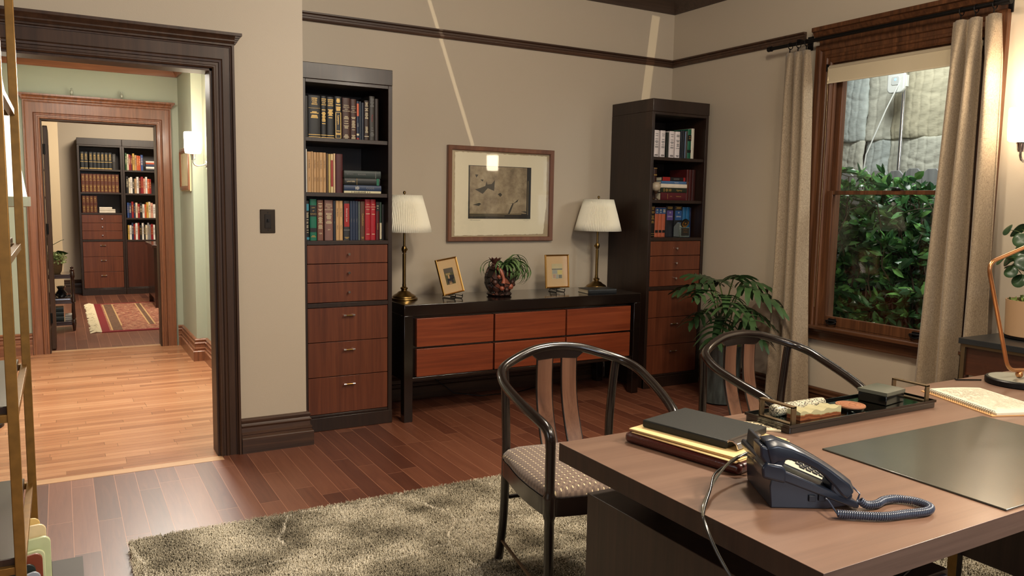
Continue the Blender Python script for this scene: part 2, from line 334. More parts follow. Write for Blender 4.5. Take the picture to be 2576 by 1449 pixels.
for z in (.25, 1.05, 1.75): MB().tube([(-.098, 8.152, z), (-.098, 8.152, z+.09)], .009, 10).build('hinge', BLK, t)

# ------------------------------------------------------------------ window
mb = MB()
cp = [(0, 0), (0, .018), (.01, .024), (.02, .018), (.034, .018), (.04, .026), (.055, .024), (.06, .016), (.085, .016), (.09, .026), (.105, .034), (.125, .034), (.125, 0)]
mb.sweep([(4.43, WY1, WZ0), (4.43, WY1, WZ1), (4.43, WY0, WZ1), (4.43, WY0, WZ0)], cp, (-1, 0, 0))
mb.box(4.412, 4.43, WY0-.11, WY1+.11, WZ1+.1, 2.5)
mb.sweep([(4.43, WY1+.125, 2.5), (4.43, WY0-.125, 2.5)], [(-a, b) for a, b in [(0, 0), (.03, 0), (.04, .015), (.055, .02), (.07, .045), (.085, .05), (.085, .075), (0, .075)]][::-1], (0, 0, 1))
struct('window_1', mb, TRIMW)
struct('window_2', MB().box(4.355, 4.45, WY0-.16, WY1+.155, .595, .617).box(4.38, 4.43, WY0-.12, WY1+.13, .575, .595).box(4.405, 4.43, WY0-.12, WY1+.12, .52, .575).box(4.39, 4.43, WY0-.12, WY1+.12, .52, .532), wood('brown_oak_sill', (48, 28, 16), (74, 45, 27), (96, 60, 36), 'y', .34, .2), bevel=.003)
mb = MB().box(4.43, 4.56, WY1-.006, WY1+.01, WZ0, WZ1).box(4.43, 4.56, WY0-.01, WY0+.006, WZ0, WZ1).box(4.43, 4.56, WY0, WY1, WZ1-.006, WZ1+.01).box(4.43, 4.56, WY0, WY1, WZ0-.01, WZ0+.006)
struct('window_3', mb, TRIMW)
GL = glass_pane('window_glass')
def sash(name, xs, z0, z1, st, bot, top):
    mb = MB(); x0, x1 = xs
    mb.box(x0, x1, WY0+.006, WY0+st, z0, z1).box(x0, x1, WY1-st, WY1-.006, z0, z1).box(x0, x1, WY0+st, WY1-st, z0, z0+bot).box(x0, x1, WY0+st, WY1-st, z1-top, z1)
    o = struct(name, mb, TRIMW, bevel=.002)
    g = MB().box((x0+x1)/2-.002, (x0+x1)/2+.002, WY0+st, WY1-st, z0+bot, z1-top).build('glass_pane', GL, o)
    return o
sh = sash('window_4', (4.432, 4.462), .622, 1.515, .045, .062, .026)
for yy in (3.46, 2.86):
    h = MB(); h.box(4.405, 4.432, yy-.035, yy+.035, .655, .662); h.tube([(4.418, yy-.04, .652), (4.405, yy-.02, .64), (4.403, yy, .637), (4.405, yy+.02, .64), (4.418, yy+.04, .652)], .006, 8)
    h.box(4.426, 4.433, yy-.03, yy+.03, .635, .672); h.build('sash_lift', BLK, sh, bevel=.001)
h = MB().box(4.425, 4.46, 3.03, 3.09, 1.515, 1.522).lathe([(.016, 0), (.016, .006), (.008, .012), (0, .014)], (4.44, 3.06, 1.522), 14); h.tube([(4.44, 3.06, 1.53), (4.43, 3.10, 1.532)], .004, 8); h.build('sash_lock', BLK, sh)
sash('window_5', (4.468, 4.50), 1.49, WZ1-.006, .045, .025, .03)
t = thing('roller_blind', 'cream fabric roller blind rolled up at the top of the window', 'blind', (4.4, 3.08, 2.2))
MB().box(4.3985, 4.4005, WY0+.0, WY1+.022, 2.215, 2.315).build('fabric', mat('blind_fabric', (196, 180, 150), .7, bump=.2, bscale=400), t)
MB().tube([(4.412, WY0+.005, 2.312), (4.412, WY1+.015, 2.312)], .016, 14).build('roll', mat('blind_roll', (170, 155, 130), .7), t)
MB().box(4.396, 4.403, WY0, WY1+.022, 2.209, 2.218).build('bottom_bar', mat('blind_bar', (205, 190, 162), .6), t)
MB().box(4.39, 4.428, WY1+.022, WY1+.028, 2.29, 2.334).build('bracket', BLK, t)
cmb = MB()
for k in range(95):
    a = k/95*2*math.pi
    # bead chain loop
    zz = 1.52+.78*math.cos(a)*1.0; yy = WY1+.012+.010*math.sin(a)
    cmb.add([(4.388+.0018*dx, yy+.0018*dy, zz+.0018*dz) for dx, dy, dz in ((1, 0, 0), (-1, 0, 0), (0, 1, 0), (0, -1, 0), (0, 0, 1), (0, 0, -1))], [(0, 2, 4), (2, 1, 4), (1, 3, 4), (3, 0, 4), (2, 0, 5), (1, 2, 5), (3, 1, 5), (0, 3, 5)])
cmb.tube([(4.388, WY1+.012+.010*math.sin(a), 1.52+.78*math.cos(a)) for a in [k/60*2*math.pi for k in range(60)]], .0008, 5, closed=True)
cmb.build('bead_chain', mat('bead_metal', (190, 170, 130), .3, 1), t)

# curtain rod, rings and curtains
rod = thing('curtain_rod', 'black metal curtain rod above the window', 'curtain rod', (4.3, 3.2, 2.485))
MB().tube([(4.31, 4.0, 2.485), (4.31, 2.42, 2.485)], .0125, 14).build('pole', BLK, rod)
MB().tube([(4.31, 4.02, 2.485), (4.31, 3.99, 2.485)], .018, 14).build('finial', BLK, rod)
MB().tube([(4.31, 2.45, 2.485), (4.31, 2.40, 2.485)], .018, 14).build('finial', BLK, rod)
for yy in (3.76, 2.47):
    MB().box(4.30, 4.43, yy-.008, yy+.008, 2.495, 2.51).box(4.42, 4.43, yy-.02, yy+.02, 2.45, 2.54).build('bracket', BLK, rod)
def linen(name, c1, c2):
    m = mat(name, c1, .85, sheen=.2); nt = m.node_tree; N = nt.nodes; L = nt.links; p = N['Principled BSDF']
    tc = N.new('ShaderNodeTexCoord'); a = N.new('ShaderNodeMapping'); a.inputs['Scale'].default_value = (620, 620, 70); b = N.new('ShaderNodeMapping'); b.inputs['Scale'].default_value = (110, 110, 720)
    L.new(tc.outputs['Object'], a.inputs[0]); L.new(tc.outputs['Object'], b.inputs[0])
    n1 = N.new('ShaderNodeTexNoise'); n2 = N.new('ShaderNodeTexNoise')
    for n, q in ((n1, a), (n2, b)): n.inputs['Scale'].default_value = 1; n.inputs['Detail'].default_value = 3; L.new(q.outputs[0], n.inputs[0])
    ad = N.new('ShaderNodeMath'); ad.operation = 'ADD'; L.new(n1.outputs[0], ad.inputs[0]); L.new(n2.outputs[0], ad.inputs[1])
    mr = N.new('ShaderNodeMapRange'); mr.inputs[1].default_value = .7; mr.inputs[2].default_value = 1.3; L.new(ad.outputs[0], mr.inputs[0])
    r = ramp(N, [(0, c2), (.5, c1), (1, tuple(min(255, x+22) for x in c1))]); L.new(mr.outputs[0], r.inputs[0]); L.new(r.outputs[0], p.inputs['Base Color'])
    bp = N.new('ShaderNodeBump'); bp.inputs['Strength'].default_value = .4; bp.inputs['Distance'].default_value = .002; L.new(ad.outputs[0], bp.inputs['Height']); L.new(bp.outputs[0], p.inputs['Normal'])
    return m
LIN = linen('linen_curtain', (152, 133, 108), (104, 88, 70))
def curtain(y0t, y1t, y0b, y1b, ztop, zbot, folds, label, seed, amp=.045):
    rnd = random.Random(seed); t = thing('curtain', label, 'curtain', (4.31, (y0b+y1b)/2, zbot))
    nu, nv = folds*22, 46; vs = []; ph = rnd.random()*6
    kk = [rnd.uniform(.75, 1.25) for _ in range(folds+1)]
    for j in range(nv+1):
        s = j/nv; z = ztop+(zbot-ztop)*s
        a0 = y0t+(y0b-y0t)*s**.8; a1 = y1t+(y1b-y1t)*s**.8
        pin = 1 if s > .1 else .45+.55*(s/.1)
        for i in range(nu+1):
            u = i/nu; ph_ = u*folds*2*math.pi; q = math.cos(ph_)*kk[int(u*folds)]
            sharp = q if s > .08 else math.copysign(abs(q)**.6, q)
            x = 4.305+amp*pin*sharp*(.8+.3*s)+.012*math.sin(3*s+u*9+ph)*s
            y = a0+(a1-a0)*u+.010*math.sin(ph_*1.0+1.2)*(1-s*.4)+.012*math.sin(5*s+u*4+ph)*s
            vs.append((min(x, 4.372), y, z))
    W = nu+1; fs = [(j*W+i, j*W+i+1, (j+1)*W+i+1, (j+1)*W+i) for j in range(nv) for i in range(nu)]
    mb = MB(); mb.add(vs, fs); o = mb.build('drape', LIN, t, smooth=80)
    so = o.modifiers.new('s', 'SOLIDIFY'); so.thickness = .003
    # pinch seam at heading
    for k in range(folds):
        u = (k+.5)/folds; yy = y0t+(y1t-y0t)*u
        MB().tube([(4.31+.022*math.cos(a), yy, 2.478+.022*math.sin(a)) for a in [n*2*math.pi/18 for n in range(18)]], .0028, 6, closed=True).build('ring', BLK, t)
        MB().box(4.303, 4.309, yy-.002, yy+.002, ztop-.01, 2.462).build('hook', BLK, t)
    return t
curtain(3.862, 3.658, 3.885, 3.555, 2.43, .012, 3, 'beige linen curtain left of the window beside the plant', 3, .04)
curtain(2.70, 2.54, 2.80, 2.56, 2.43, .012, 2, 'beige linen curtain panel right of the window nearest the glass', 5, .045)
curtain(2.525, 2.44, 2.545, 2.375, 2.43, .012, 1, 'beige linen curtain panel beside the round leafed potted plant', 8, .05)

# ------------------------------------------------------------------ outside the window
struct('ground_1', MB().box(4.56, 8.0, 1.5, 8.0, -.12, -.02), mat('yard_soil', (60, 52, 40), .9, bump=.6, bscale=30))
FEN = wood('weathered_grey_fence', (120, 122, 124), (144, 146, 148), (160, 162, 164), 'z', .8, 0, .6)
fe = thing('picket_fence', 'grey dog eared picket fence behind the hedge outside', 'fence', (6.0, 4.4, -.02))
y = 3.3; k = 0
while y < 5.9:
    top = 1.725+.008*math.sin(k*2.1)
    pts = [(0, -.02), (.152, -.02), (.152, top-.04), (.112, top), (.04, top), (0, top-.04)]
    MB().prism(pts, (6.0, y, 0), (0, 1, 0), (0, 0, 1), (.018, 0, 0)).build('picket', FEN, fe, bevel=.002)
    y += .158; k += 1
MB().box(6.018, 6.055, 3.3, 5.9, .35, .44).box(6.018, 6.055, 3.3, 5.9, 1.3, 1.39).build('rail', FEN, fe)
# quilted sound blankets
def quilt(name, tint):
    m = mat(name, tint, .85, var=.14, vscale=3, bump=.8, bscale=26, vstretch=(1, 1, 2.2)); return m
QM = [quilt('quilt_cream', (190, 190, 176)), quilt('quilt_cool', (176, 184, 180)), quilt('quilt_tan', (182, 176, 152))]
ql = [('upper left', 5.05, 5.75, 2.05, 3.3, 1), ('upper middle', 4.78, 5.05, 2.05, 3.3, 0), ('upper right', 4.15, 4.78, 2.05, 3.3, 2), ('upper far right', 3.55, 4.15, 2.05, 3.3, 2),
      ('lower left', 5.05, 5.75, .6, 2.05, 0), ('lower middle', 4.78, 5.05, .6, 2.05, 1), ('lower right', 4.15, 4.78, .6, 2.05, 0), ('lower far right', 3.55, 4.15, .6, 2.05, 2)]
for nm, y0, y1, z0, z1, mi in ql:
    rnd = random.Random(nm); nu = max(10, int((y1-y0)/.011)); nv = int((z1-z0)/.014); vs = []
    pw = .085; ph_ = .42; o1 = rnd.random()*6
    for j in range(nv+1):
        for i in range(nu+1):
            yy = y0+(y1-y0)*i/nu; zz = z0+(z1-z0)*j/nv; e = min(i, nu-i)/nu*(y1-y0); ez = min(j, nv-j)/nv*(z1-z0)
            a = abs(math.sin(math.pi*((yy-y0)/pw))) ; b = abs(math.sin(math.pi*((zz-z0+.04*math.sin(yy*9))/ph_)))
            pil = min(1, a*2.2)*.007+.006*min(1, b*6)
            wr = .0022*math.sin(zz*230+5*math.sin(yy*13+o1)+4*math.sin(zz*11))*min(1, a*1.8)*(.5+.5*math.sin(zz*17+int(yy/pw)*2.3))+.0025*math.sin(zz*71+yy*23+o1+int(yy/pw)*1.7)
            sag = .02*math.sin(zz*4.3+o1+yy*2)+.015*math.sin(yy*11+o1)
            edge = -.012*math.exp(-e/.012)-.008*math.exp(-ez/.012)
            vs.append((6.8-pil-wr-sag-edge, yy+.006*math.sin(zz*23+o1), zz+.004*math.sin(yy*30)))
    Wd = nu+1; fs = [(j*Wd+i, j*Wd+i+1, (j+1)*Wd+i+1, (j+1)*Wd+i) for j in range(nv) for i in range(nu)]
    mb = MB(); mb.add(vs, fs); o = mb.build('quilted_blanket', QM[mi], None, loc=(6.8, (y0+y1)/2, z0), smooth=85)
    mo = o.modifiers.new('s', 'SOLIDIFY'); mo.thickness = .01
    tag(o, 'pale quilted blanket hung outside, %s panel seen through the window' % nm, 'blanket', 'quilted blankets hung behind the fence')
struct('wall_1', MB().box(6.88, 6.95, 2.5, 7.5, -.1, 3.4), mat('stage_wall', (120, 118, 110), .9))
tag(MB().tube([(6.66, 4.60, -.02), (6.66, 4.585, 3.2)], .016, 12).build('metal_pole', CHROME, None, loc=(6.66, 4.6, -.02)), 'shiny metal pole standing in front of the quilted blankets', 'pole')
t = thing('wireless_access_point', 'white rounded wireless box mounted on the metal pole outside', 'router', (6.62, 4.62, 2.45))
WHT = mat('white_plastic', (225, 228, 224), .35)
def rrect(w, h, r, n=6):
    pts = []
    for cx, cy, a0 in ((w/2-r, h/2-r, 0), (-w/2+r, h/2-r, 90), (-w/2+r, -h/2+r, 180), (w/2-r, -h/2+r, 270)):
        for k in range(n+1): a = R(a0+90*k/n); pts.append((cx+r*math.cos(a), cy+r*math.sin(a)))
    return pts
MB().prism(rrect(.17, .2, .045), (6.60, 4.64, 2.545), (0, 1, 0), (0, 0, 1), (.035, 0, 0)).build('housing', WHT, t, bevel=.01, seg=3)
MB().prism(rrect(.075, .075, .015), (6.596, 4.64, 2.555), (0, 1, 0), (0, 0, 1), (.004, 0, 0)).build('front_panel', mat('grey_white_plastic', (205, 210, 208), .4), t, bevel=.001)
MB().prism(rrect(.02, .02, .009), (6.594, 4.64, 2.565), (0, 1, 0), (0, 0, 1), (.002, 0, 0)).build('status_light', mat('blue_led', (120, 170, 255), .4, emit=1.5), t)
MB().box(6.63, 6.66, 4.55, 4.62, 2.5, 2.6).build('bracket', WHT, t)
tag(MB().tube([(6.62, 4.57, 2.62), (6.55, 4.68, 2.3), (6.5, 4.82, 1.9), (6.5, 4.86, 1.5), (6.6, 4.9, -.02)], .006, 8).build('white_cable', WHT, None, loc=(6.6, 4.7, 2.0)), 'thin white cable slanting down from the wireless box outside', 'cable')

def leafmat(name, c1, c2, rough=.3, spec=.5):
    m = mat(name, c1, rough, spec=spec, coat=.15); nt = m.node_tree; N = nt.nodes; L = nt.links; p = N['Principled BSDF']
    tc = N.new('ShaderNodeTexCoord'); n = N.new('ShaderNodeTexNoise'); n.inputs['Scale'].default_value = 7; n.inputs['Detail'].default_value = 4; L.new(tc.outputs['Object'], n.inputs[0])
    r = ramp(N, [(.3, c1), (.7, c2)]); L.new(n.outputs[0], r.inputs[0]); L.new(r.outputs[0], p.inputs['Base Color'])
    p.inputs['Subsurface Weight'].default_value = 0
    return m
LF = [leafmat('hedge_leaf', (44, 84, 50), (78, 128, 72)), leafmat('hedge_leaf_light', (70, 124, 66), (118, 170, 92)), leafmat('hedge_leaf_dark', (28, 58, 38), (50, 88, 52))]
BARK = mat('bark', (70, 60, 46), .9, bump=.4, bscale=60)
def leaves(mb, P, D, Ls, Ws, rnd, mi=0, fold=.25, droop=.25):
    for p, d, l, w in zip(P, D, Ls, Ws):
        d = d.normalized(); a = Vector((rnd.uniform(-1, 1), rnd.uniform(-1, 1), rnd.uniform(-.4, 1))); s = d.cross(a)
        if s.length < 1e-3: continue
        s.normalize(); n = s.cross(d); dn = Vector((0, 0, -1))
        m1 = p+d*l*.35-n*w*fold; m2 = p+d*l*.7-n*w*fold*.8+dn*l*droop*.25; tip = p+d*l+dn*l*droop*.5
        q1 = p+d*l*.35; q2 = p+d*l*.7+dn*l*droop*.25
        vs = [p, q1+s*w*.5, q1-s*w*.5, m1, q2+s*w*.38, q2-s*w*.38, m2, tip]
        mb.add(vs, [(0, 3, 1), (0, 2, 3), (1, 3, 6, 4), (3, 2, 5, 6), (4, 6, 7), (6, 5, 7)], mi if not callable(mi) else mi())
def shrub(cx, cy, rx, ry, h, n, seed, label, group):
    rnd = random.Random(seed); t = thing('hedge_shrub', label, 'shrub', (cx, cy, -.02), group=group)
    st = MB(); P = []; D = []; tips = []
    for k in range(16):
        b = Vector((cx+rnd.uniform(-.1, .1), cy+rnd.uniform(-.14, .14), -.02)); tgt = Vector((cx+rnd.uniform(-rx, rx), cy+rnd.uniform(-ry, ry), h*rnd.uniform(.72, 1.02)))
        pts = [b.lerp(tgt, s/7)+Vector((rnd.uniform(-.03, .03), rnd.uniform(-.03, .03), 0))*(1 if 0 < s else 0) for s in range(8)]
        st.tube(pts, [.009*(1-.1*i)+.001 for i in range(8)], 5)
        for s in range(1, 8):
            for q in range(2):
                e = pts[s]+Vector((rnd.uniform(-1, .8), rnd.uniform(-1, 1), rnd.uniform(-.1, 1))).normalized()*rnd.uniform(.08, .22)
                st.tube([pts[s], (pts[s]+e)/2+Vector((0, 0, .01)), e], [.0035, .0025, .0015], 4); tips.append((pts[s], e))
    st.build('stems', BARK, t)
    mb = MB(); per = max(1, n//len(tips))
    for a, e in tips:
        ax = (e-a).normalized()
        for q in range(per):
            s = rnd.uniform(.25, 1.05); P.append(a.lerp(e, s)); v = Vector((rnd.uniform(-1, 1), rnd.uniform(-1, 1), rnd.uniform(-.5, 1)))
            D.append(ax*.7+v*.9)
    leaves(mb, P, D, [rnd.uniform(.06, .125) for _ in P], [rnd.uniform(.034, .058) for _ in P], rnd, mi=lambda: rnd.choices((0, 1, 2), (5, 2.2, 4))[0])
    mb.build('foliage', LF, t, smooth=50)
for i, (cx, cy, rx, ry, h, lab) in enumerate([(5.25, 4.12, .2, .24, 1.66, 'leftmost in the window, its tip highest'), (5.3, 3.72, .2, .24, 1.53, 'left of centre in the window'), (5.25, 3.36, .2, .24, 1.49, 'at the right side of the window view'),
        (5.65, 4.45, .16, .28, 1.56, 'close to the fence, far left'), (5.68, 3.98, .16, .28, 1.52, 'close to the fence, middle'), (5.65, 3.55, .16, .28, 1.52, 'close to the fence, far right')]):
    shrub(cx, cy, rx, ry, h, 1700 if i < 3 else 1000, 20+i, 'glossy green hedge shrub outside, '+lab, 'hedge shrubs outside the window')

# ------------------------------------------------------------------ bookcases
def bookcase(x0, yf, variant, label, wdt=.556, depth=.5):
    x1 = x0+wdt; t = thing('bookcase', label, 'bookcase', ((x0+x1)/2, yf+depth/2, 0)); st = .026
    mb = MB().box(x0, x0+st, yf, yf+depth, 0, 2.09).box(x1-st, x1, yf, yf+depth, 0, 2.09).box(x0+st, x1-st, yf+depth-.02, yf+depth, .02, 2.09).box(x0+st, x1-st, yf, yf+depth-.02, 2.07, 2.09)
    mb.build('carcass', CAB, t, bevel=.0015)
    MB().box(x0, x1, yf-.005, yf+depth, 2.0905, 2.183).build('cornice', CAB, t, bevel=.003)
    MB().box(x0, x1, yf-.008, yf+.02, 0, .084).box(x0+st, x1-st, yf, yf+.018, .084, .1).build('plinth', CAB, t, bevel=.003)
    sh = (1.76, 1.44, 1.155) if variant != 'door' else (1.76, 1.435, 1.088, .776)
    for k, z in enumerate(sh):
        MB().box(x0+st, x1-st, yf+(.0 if k == len(sh)-1 else .012), yf+depth-.02, z-.024, z).build('shelf', CAB, t, bevel=.0015)
    ym = yf+.006
    if variant == 'door':
        d = MB().box(x0+st+.002, x1-st-.002, ym, ym+.02, .1, .75).build('door', CABD, t, bevel=.002)
        return t
    MB().box(x0+st, x1-st, yf, yf+.4, .755, .782).build('rail', CAB, t, bevel=.0015)
    for (a, b, knob) in ((1.018, 1.129, 1), (.906, 1.016, 1), (.784, .904, 1), (.544, .753, 0), (.330, .542, 0), (.101, .328, 0)):
        d = MB().box(x0+st+.002, x1-st-.002, ym, ym+.4, a+.001, b-.001).build('drawer', DRW, t, bevel=.0012)
        xc = (x0+x1)/2; zc = (a+b)/2
        if knob: MB().tube([(xc, ym, zc), (xc, ym-.016, zc)], .0045, 10).tube([(xc, ym-.014, zc), (xc, ym-.022, zc)], .0075, 12).build('knob', CHROME, d)
        else:
            zc = b-.052
            h = MB().tube([(xc-.034, ym-.016, zc), (xc+.034, ym-.016, zc)], .0048, 10, mi=0)
            h.tube([(xc-.036, ym-.016, zc), (xc-.02, ym-.016, zc)], .0056, 10, mi=1).tube([(xc+.02, ym-.016, zc), (xc+.036, ym-.016, zc)], .0056, 10, mi=1)
            h.tube([(xc-.024, ym, zc), (xc-.024, ym-.016, zc)], .0035, 8, mi=1).tube([(xc+.024, ym, zc), (xc+.024, ym-.016, zc)], .0035, 8, mi=1)
            h.build('handle', [BRASS, CHROME], d)
    return t
CABD = wood('dark_cherry_veneer', (58, 27, 18), (74, 35, 23), (88, 44, 28), 'z', .36, .15)
bookcase(1.229, 4.63, 'a', 'tall dark bookcase with cherry drawers beside the doorway wall', depth=.515)
bookcase(3.826, 4.65, 'a', 'tall dark bookcase in the corner behind the leafy floor plant', depth=.495)
bookcase(.238, 12.5, 'a', 'dark bookcase with orange brown drawers in the far study', wdt=.555, depth=.39)
bookcase(.795, 12.5, 'door', 'dark bookcase above a plain door in the far study, right one', wdt=.6, depth=.39)

PAGES = mat('book_pages', (214, 200, 170), .8)
ORD = ['first', 'second', 'third', 'fourth', 'fifth', 'sixth', 'seventh', 'eighth', 'ninth', 'tenth', 'eleventh', 'twelfth', 'thirteenth', 'fourteenth', 'fifteenth', 'sixteenth', 'seventeenth', 'eighteenth', 'nineteenth']
def cover(c, rough=.45): return mat('cover_%02x%02x%02x' % tuple(c), c, rough, var=.08, vscale=20, spec=.4)
INK = {'gold': mat('gilt_lettering', (200, 165, 95), .35, .6), 'white': mat('white_lettering', (215, 210, 200), .6), 'dark': mat('dark_lettering', (60, 50, 45), .6),
       'red': cover((150, 30, 30)), 'black': cover((22, 22, 24)), 'green': cover((20, 100, 75)), 'orange': cover((205, 90, 45)), 'purple': cover((88, 70, 130)), 'blue': cover((40, 80, 130)), 'cream': cover((220, 205, 170)), 'teal': cover((50, 130, 150)), 'grey': cover((120, 120, 118))}
def book_geo(w, h, d, T, lay=None):
    """upright book, spine on -y at origin bottom left; lay: T rotates it flat"""
    c = MB(); n = 5; pts = []
    for k in range(n+1):
        a = math.pi*k/n; pts.append((w/2-w/2*math.cos(a), -min(.004, w*.12)*math.sin(a)))
    c.prism(pts+[(w, .003), (0, .003)], (0, 0, 0), (1, 0, 0), (0, 1, 0), (0, 0, h), T=T)
    b = min(.0025, w*.12)
    c.box(0, b, .002, d, 0, h, T=T).box(w-b, w, .002, d, 0, h, T=T)
    p = MB().box(b, w-b, .003, d-.003, .003, h-.004, T=T)
    return c, p
def marks(l, w, h, spec, T, mi0, mats):
    """spec: list of (ink, kind, z0frac, z1frac[, text]); kinds band, lines, label, text"""
    y = -min(.004, w*.12)-.0006
    for s in spec:
        ink, kind, a, b = s[:4]; mm = INK[ink]
        if mm not in mats: mats.append(mm)
        mi = mats.index(mm)
        if kind == 'band': l.box(.0005, w-.0005, y+.0002, y+.004, h*a, h*b, mi, T)
        elif kind == 'label': l.box(w*.1, w*.9, y-.0002, y+.004, h*a, h*b, mi, T)
        elif kind == 'lines':
            rnd = random.Random(int(a*1000+w*1e5)); z = h*b
            while z > h*a:
                hw = w*rnd.uniform(.18, .36); zz = z-.004; x = w/2-hw
                while x < w/2+hw:
                    q = rnd.uniform(.0012, .0028); l.box(x, min(x+q, w/2+hw), y-.0005, y+.002, zz, z, mi, T); x += q+.0008
                z -= rnd.choice((.0065, .0065, .0065, .014))
        elif kind == 'frame':
            for x0, x1, z0, z1 in ((.12, .18, a, b), (.82, .88, a, b)): l.box(w*x0, w*x1, y-.0003, y+.003, h*z0, h*z1, mi, T)
            l.box(w*.12, w*.88, y-.0003, y+.003, h*a, h*a+.0015, mi, T); l.box(w*.12, w*.88, y-.0003, y+.003, h*b-.0015, h*b, mi, T)
        elif kind == 'text':
            tx = s[4].split('|'); n = len(tx); sz = min(h*(b-a)/n/1.15, w*.9/max(1, max(len(q) for q in tx))*1.75)
            for i, q in enumerate(tx): l.text(q, sz, (w/2, y-.0008, h*b-(i+.5)*h*(b-a)/n), (1, 0, 0), (0, 0, 1), mi, T)
        elif kind == 'vtext':
            sz = min(w*.55, h*(b-a)/len(s[4])*1.5); l.text(s[4], sz, (w/2, y-.0008, h*(a+b)/2), (0, 0, -1), (1, 0, 0), mi, T)
def book(x, y, z, w, h, d, col, spec, label, group, flat=False, rz=0, tilt=0, cat='book'):
    """standing: x is left edge; flat: lies with spine to the room, w its thickness, h its length"""
    if flat: T = Matrix.Rotation(rz, 4, 'Z') @ Matrix(((0, 0, -1, h), (0, 1, 0, 0), (1, 0, 0, 0), (0, 0, 0, 1))); spec = [(q[0], q[1], 1-q[3], 1-q[2])+tuple(q[4:]) for q in spec]
    else: T = Matrix.Rotation(rz, 4, 'Z') @ Matrix.Rotation(tilt, 4, 'Y')
    c, p = book_geo(w, h, d, T)
    o = c.build('book', cover(col), None, w=False, smooth=30); o.location = (x, y, z)
    q = p.build('pages', PAGES, o, w=False)
    if spec:
        l = MB(); mats = []; marks(l, w, h, spec, T, 0, mats)
        if l.f: l.build('spine_lettering', mats, o, w=False)
    return tag(o, label, cat, group)
K, BR, TAN = (20, 21, 24), (62, 34, 27), (190, 150, 104)
gl = lambda t=None: [('gold', 'band', .02, .03), ('gold', 'band', .07, .08), ('gold', 'lines', .42, .66)]+([('gold', 'text', .76, .93, t)] if t else [('gold', 'lines', .76, .92)])
def shelf_row(items, xs, scale, x0c, z, y, d, where, group, cat='book'):
    n = 0
    for it in items:
        a, b, h, col, cname, spec = it; x = xs+(a-x0c)*scale; w = (b-a)*scale-.0008
        book(x, y, z, w, h, d, col, spec, '%s, %s from left, %s' % (cname, ORD[n], where), group, cat=cat); n += 1
LB = 'doorway bookcase top shelf'
y0 = 4.70; yd = .2
s1 = [(82, 104, .24, (16, 14, 14), 'plain black book in shade', []),
      (105, 193, .246, K, 'wide black law volume with gilt title', [('gold', 'band', .015, .025), ('gold', 'band', .07, .08), ('gold', 'text', .77, .95, 'UNITED|STATES|CODE|SERVICE'), ('gold', 'lines', .48, .62), ('gold', 'band', .70, .703)]),
      (195, 237, .246, K, 'slim black law volume with gilt title', [('gold', 'band', .015, .025), ('gold', 'band', .07, .08), ('gold', 'text', .77, .95, 'UNITED|STATES|CODE|SERVICE'), ('gold', 'lines', .35, .68)]),
      (238, 293, .244, K, 'black law volume with gilt title', [('gold', 'band', .015, .025), ('gold', 'band', .07, .08), ('gold', 'text', .77, .95, 'UNITED|STATES|CODE|SERVICE'), ('gold', 'lines', .5, .7)]),
      (296, 350, .25, K, 'black book with a gilt framed panel', [('gold', 'frame', .02, .63), ('gold', 'lines', .66, .95), ('gold', 'vtext', .3, .6, 'Lawyers'), ('gold', 'lines', .1, .2)]),
      (353, 412, .246, (66, 38, 30), 'dark brown practice volume', [('cream', 'text', .66, .84, 'FEDERAL|PRACTICE|AND|PROCEDURE'), ('cream', 'lines', .24, .56), ('cream', 'lines', .03, .12)]),
      (414, 459, .242, (66, 38, 30), 'narrower brown practice volume', [('cream', 'text', .66, .84, 'FEDERAL|PRACTICE|AND|PROCEDURE'), ('cream', 'lines', .24, .56), ('cream', 'lines', .03, .12)]),
      (461, 480, .232, (28, 40, 66), 'thin navy book with orange label', [('orange', 'label', .62, .94), ('white', 'vtext', .2, .58, 'CODE'), ('cream', 'band', .12, .17), ('red', 'band', .02, .06)]),
      (482, 496, .232, (34, 46, 62), 'thin slate blue book', []), (498, 517, .226, (24, 32, 50), 'thin dark navy book', []),
      (519, 555, .24, (48, 32, 26), 'dark brown book with white marks', [('cream', 'lines', .55, .95), ('cream', 'lines', .2, .35), ('cream', 'band', .1, .115)]),
      (558, 600, .268, (52, 48, 44), 'tall grey book with red lettering', [('grey', 'lines', .78, .95), ('red', 'vtext', .38, .64, 'Practice'), ('grey', 'lines', .1, .3)]),
      (602, 630, .255, (44, 32, 28), 'tall brown book at the row end', [])]
shelf_row(s1, 1.270, .000825, 82, 1.76, y0, yd, LB, 'law books on the top shelf beside the doorway')
LB2 = 'doorway bookcase middle shelf'
tl = [('dark', 'vtext', .25, .4, 'Reports'), ('dark', 'vtext', .55, .85, 'Law Review')]
s2 = [(92, 107, .252, (225, 220, 208), 'thin white book', []), (108, 137, .238, TAN, 'tan paperback journal', tl), (138, 150, .24, (198, 160, 116), 'thin pale tan journal', []), (151, 174, .236, TAN, 'tan paperback journal', tl),
      (175, 192, .236, (184, 144, 98), 'thin tan journal', tl), (193, 221, .236, (194, 154, 108), 'tan paperback journal', tl), (222, 243, .236, TAN, 'tan paperback journal', tl),
      (246, 259, .232, (92, 70, 50), 'thin brown booklet', []), (261, 274, .23, (206, 178, 110), 'thin yellow booklet', []), (276, 296, .23, (214, 190, 140), 'cream book with red spine label', [('red', 'label', .16, .84)]),
      (298, 311, .234, (212, 182, 142), 'thin cream booklet', []), (313, 366, .232, (74, 26, 28), 'thick burgundy volume', [])]
shelf_row(s2, 1.267, .000833, 92, 1.44, y0, yd, LB2, 'journals on the middle shelf beside the doorway')
zz = 1.44
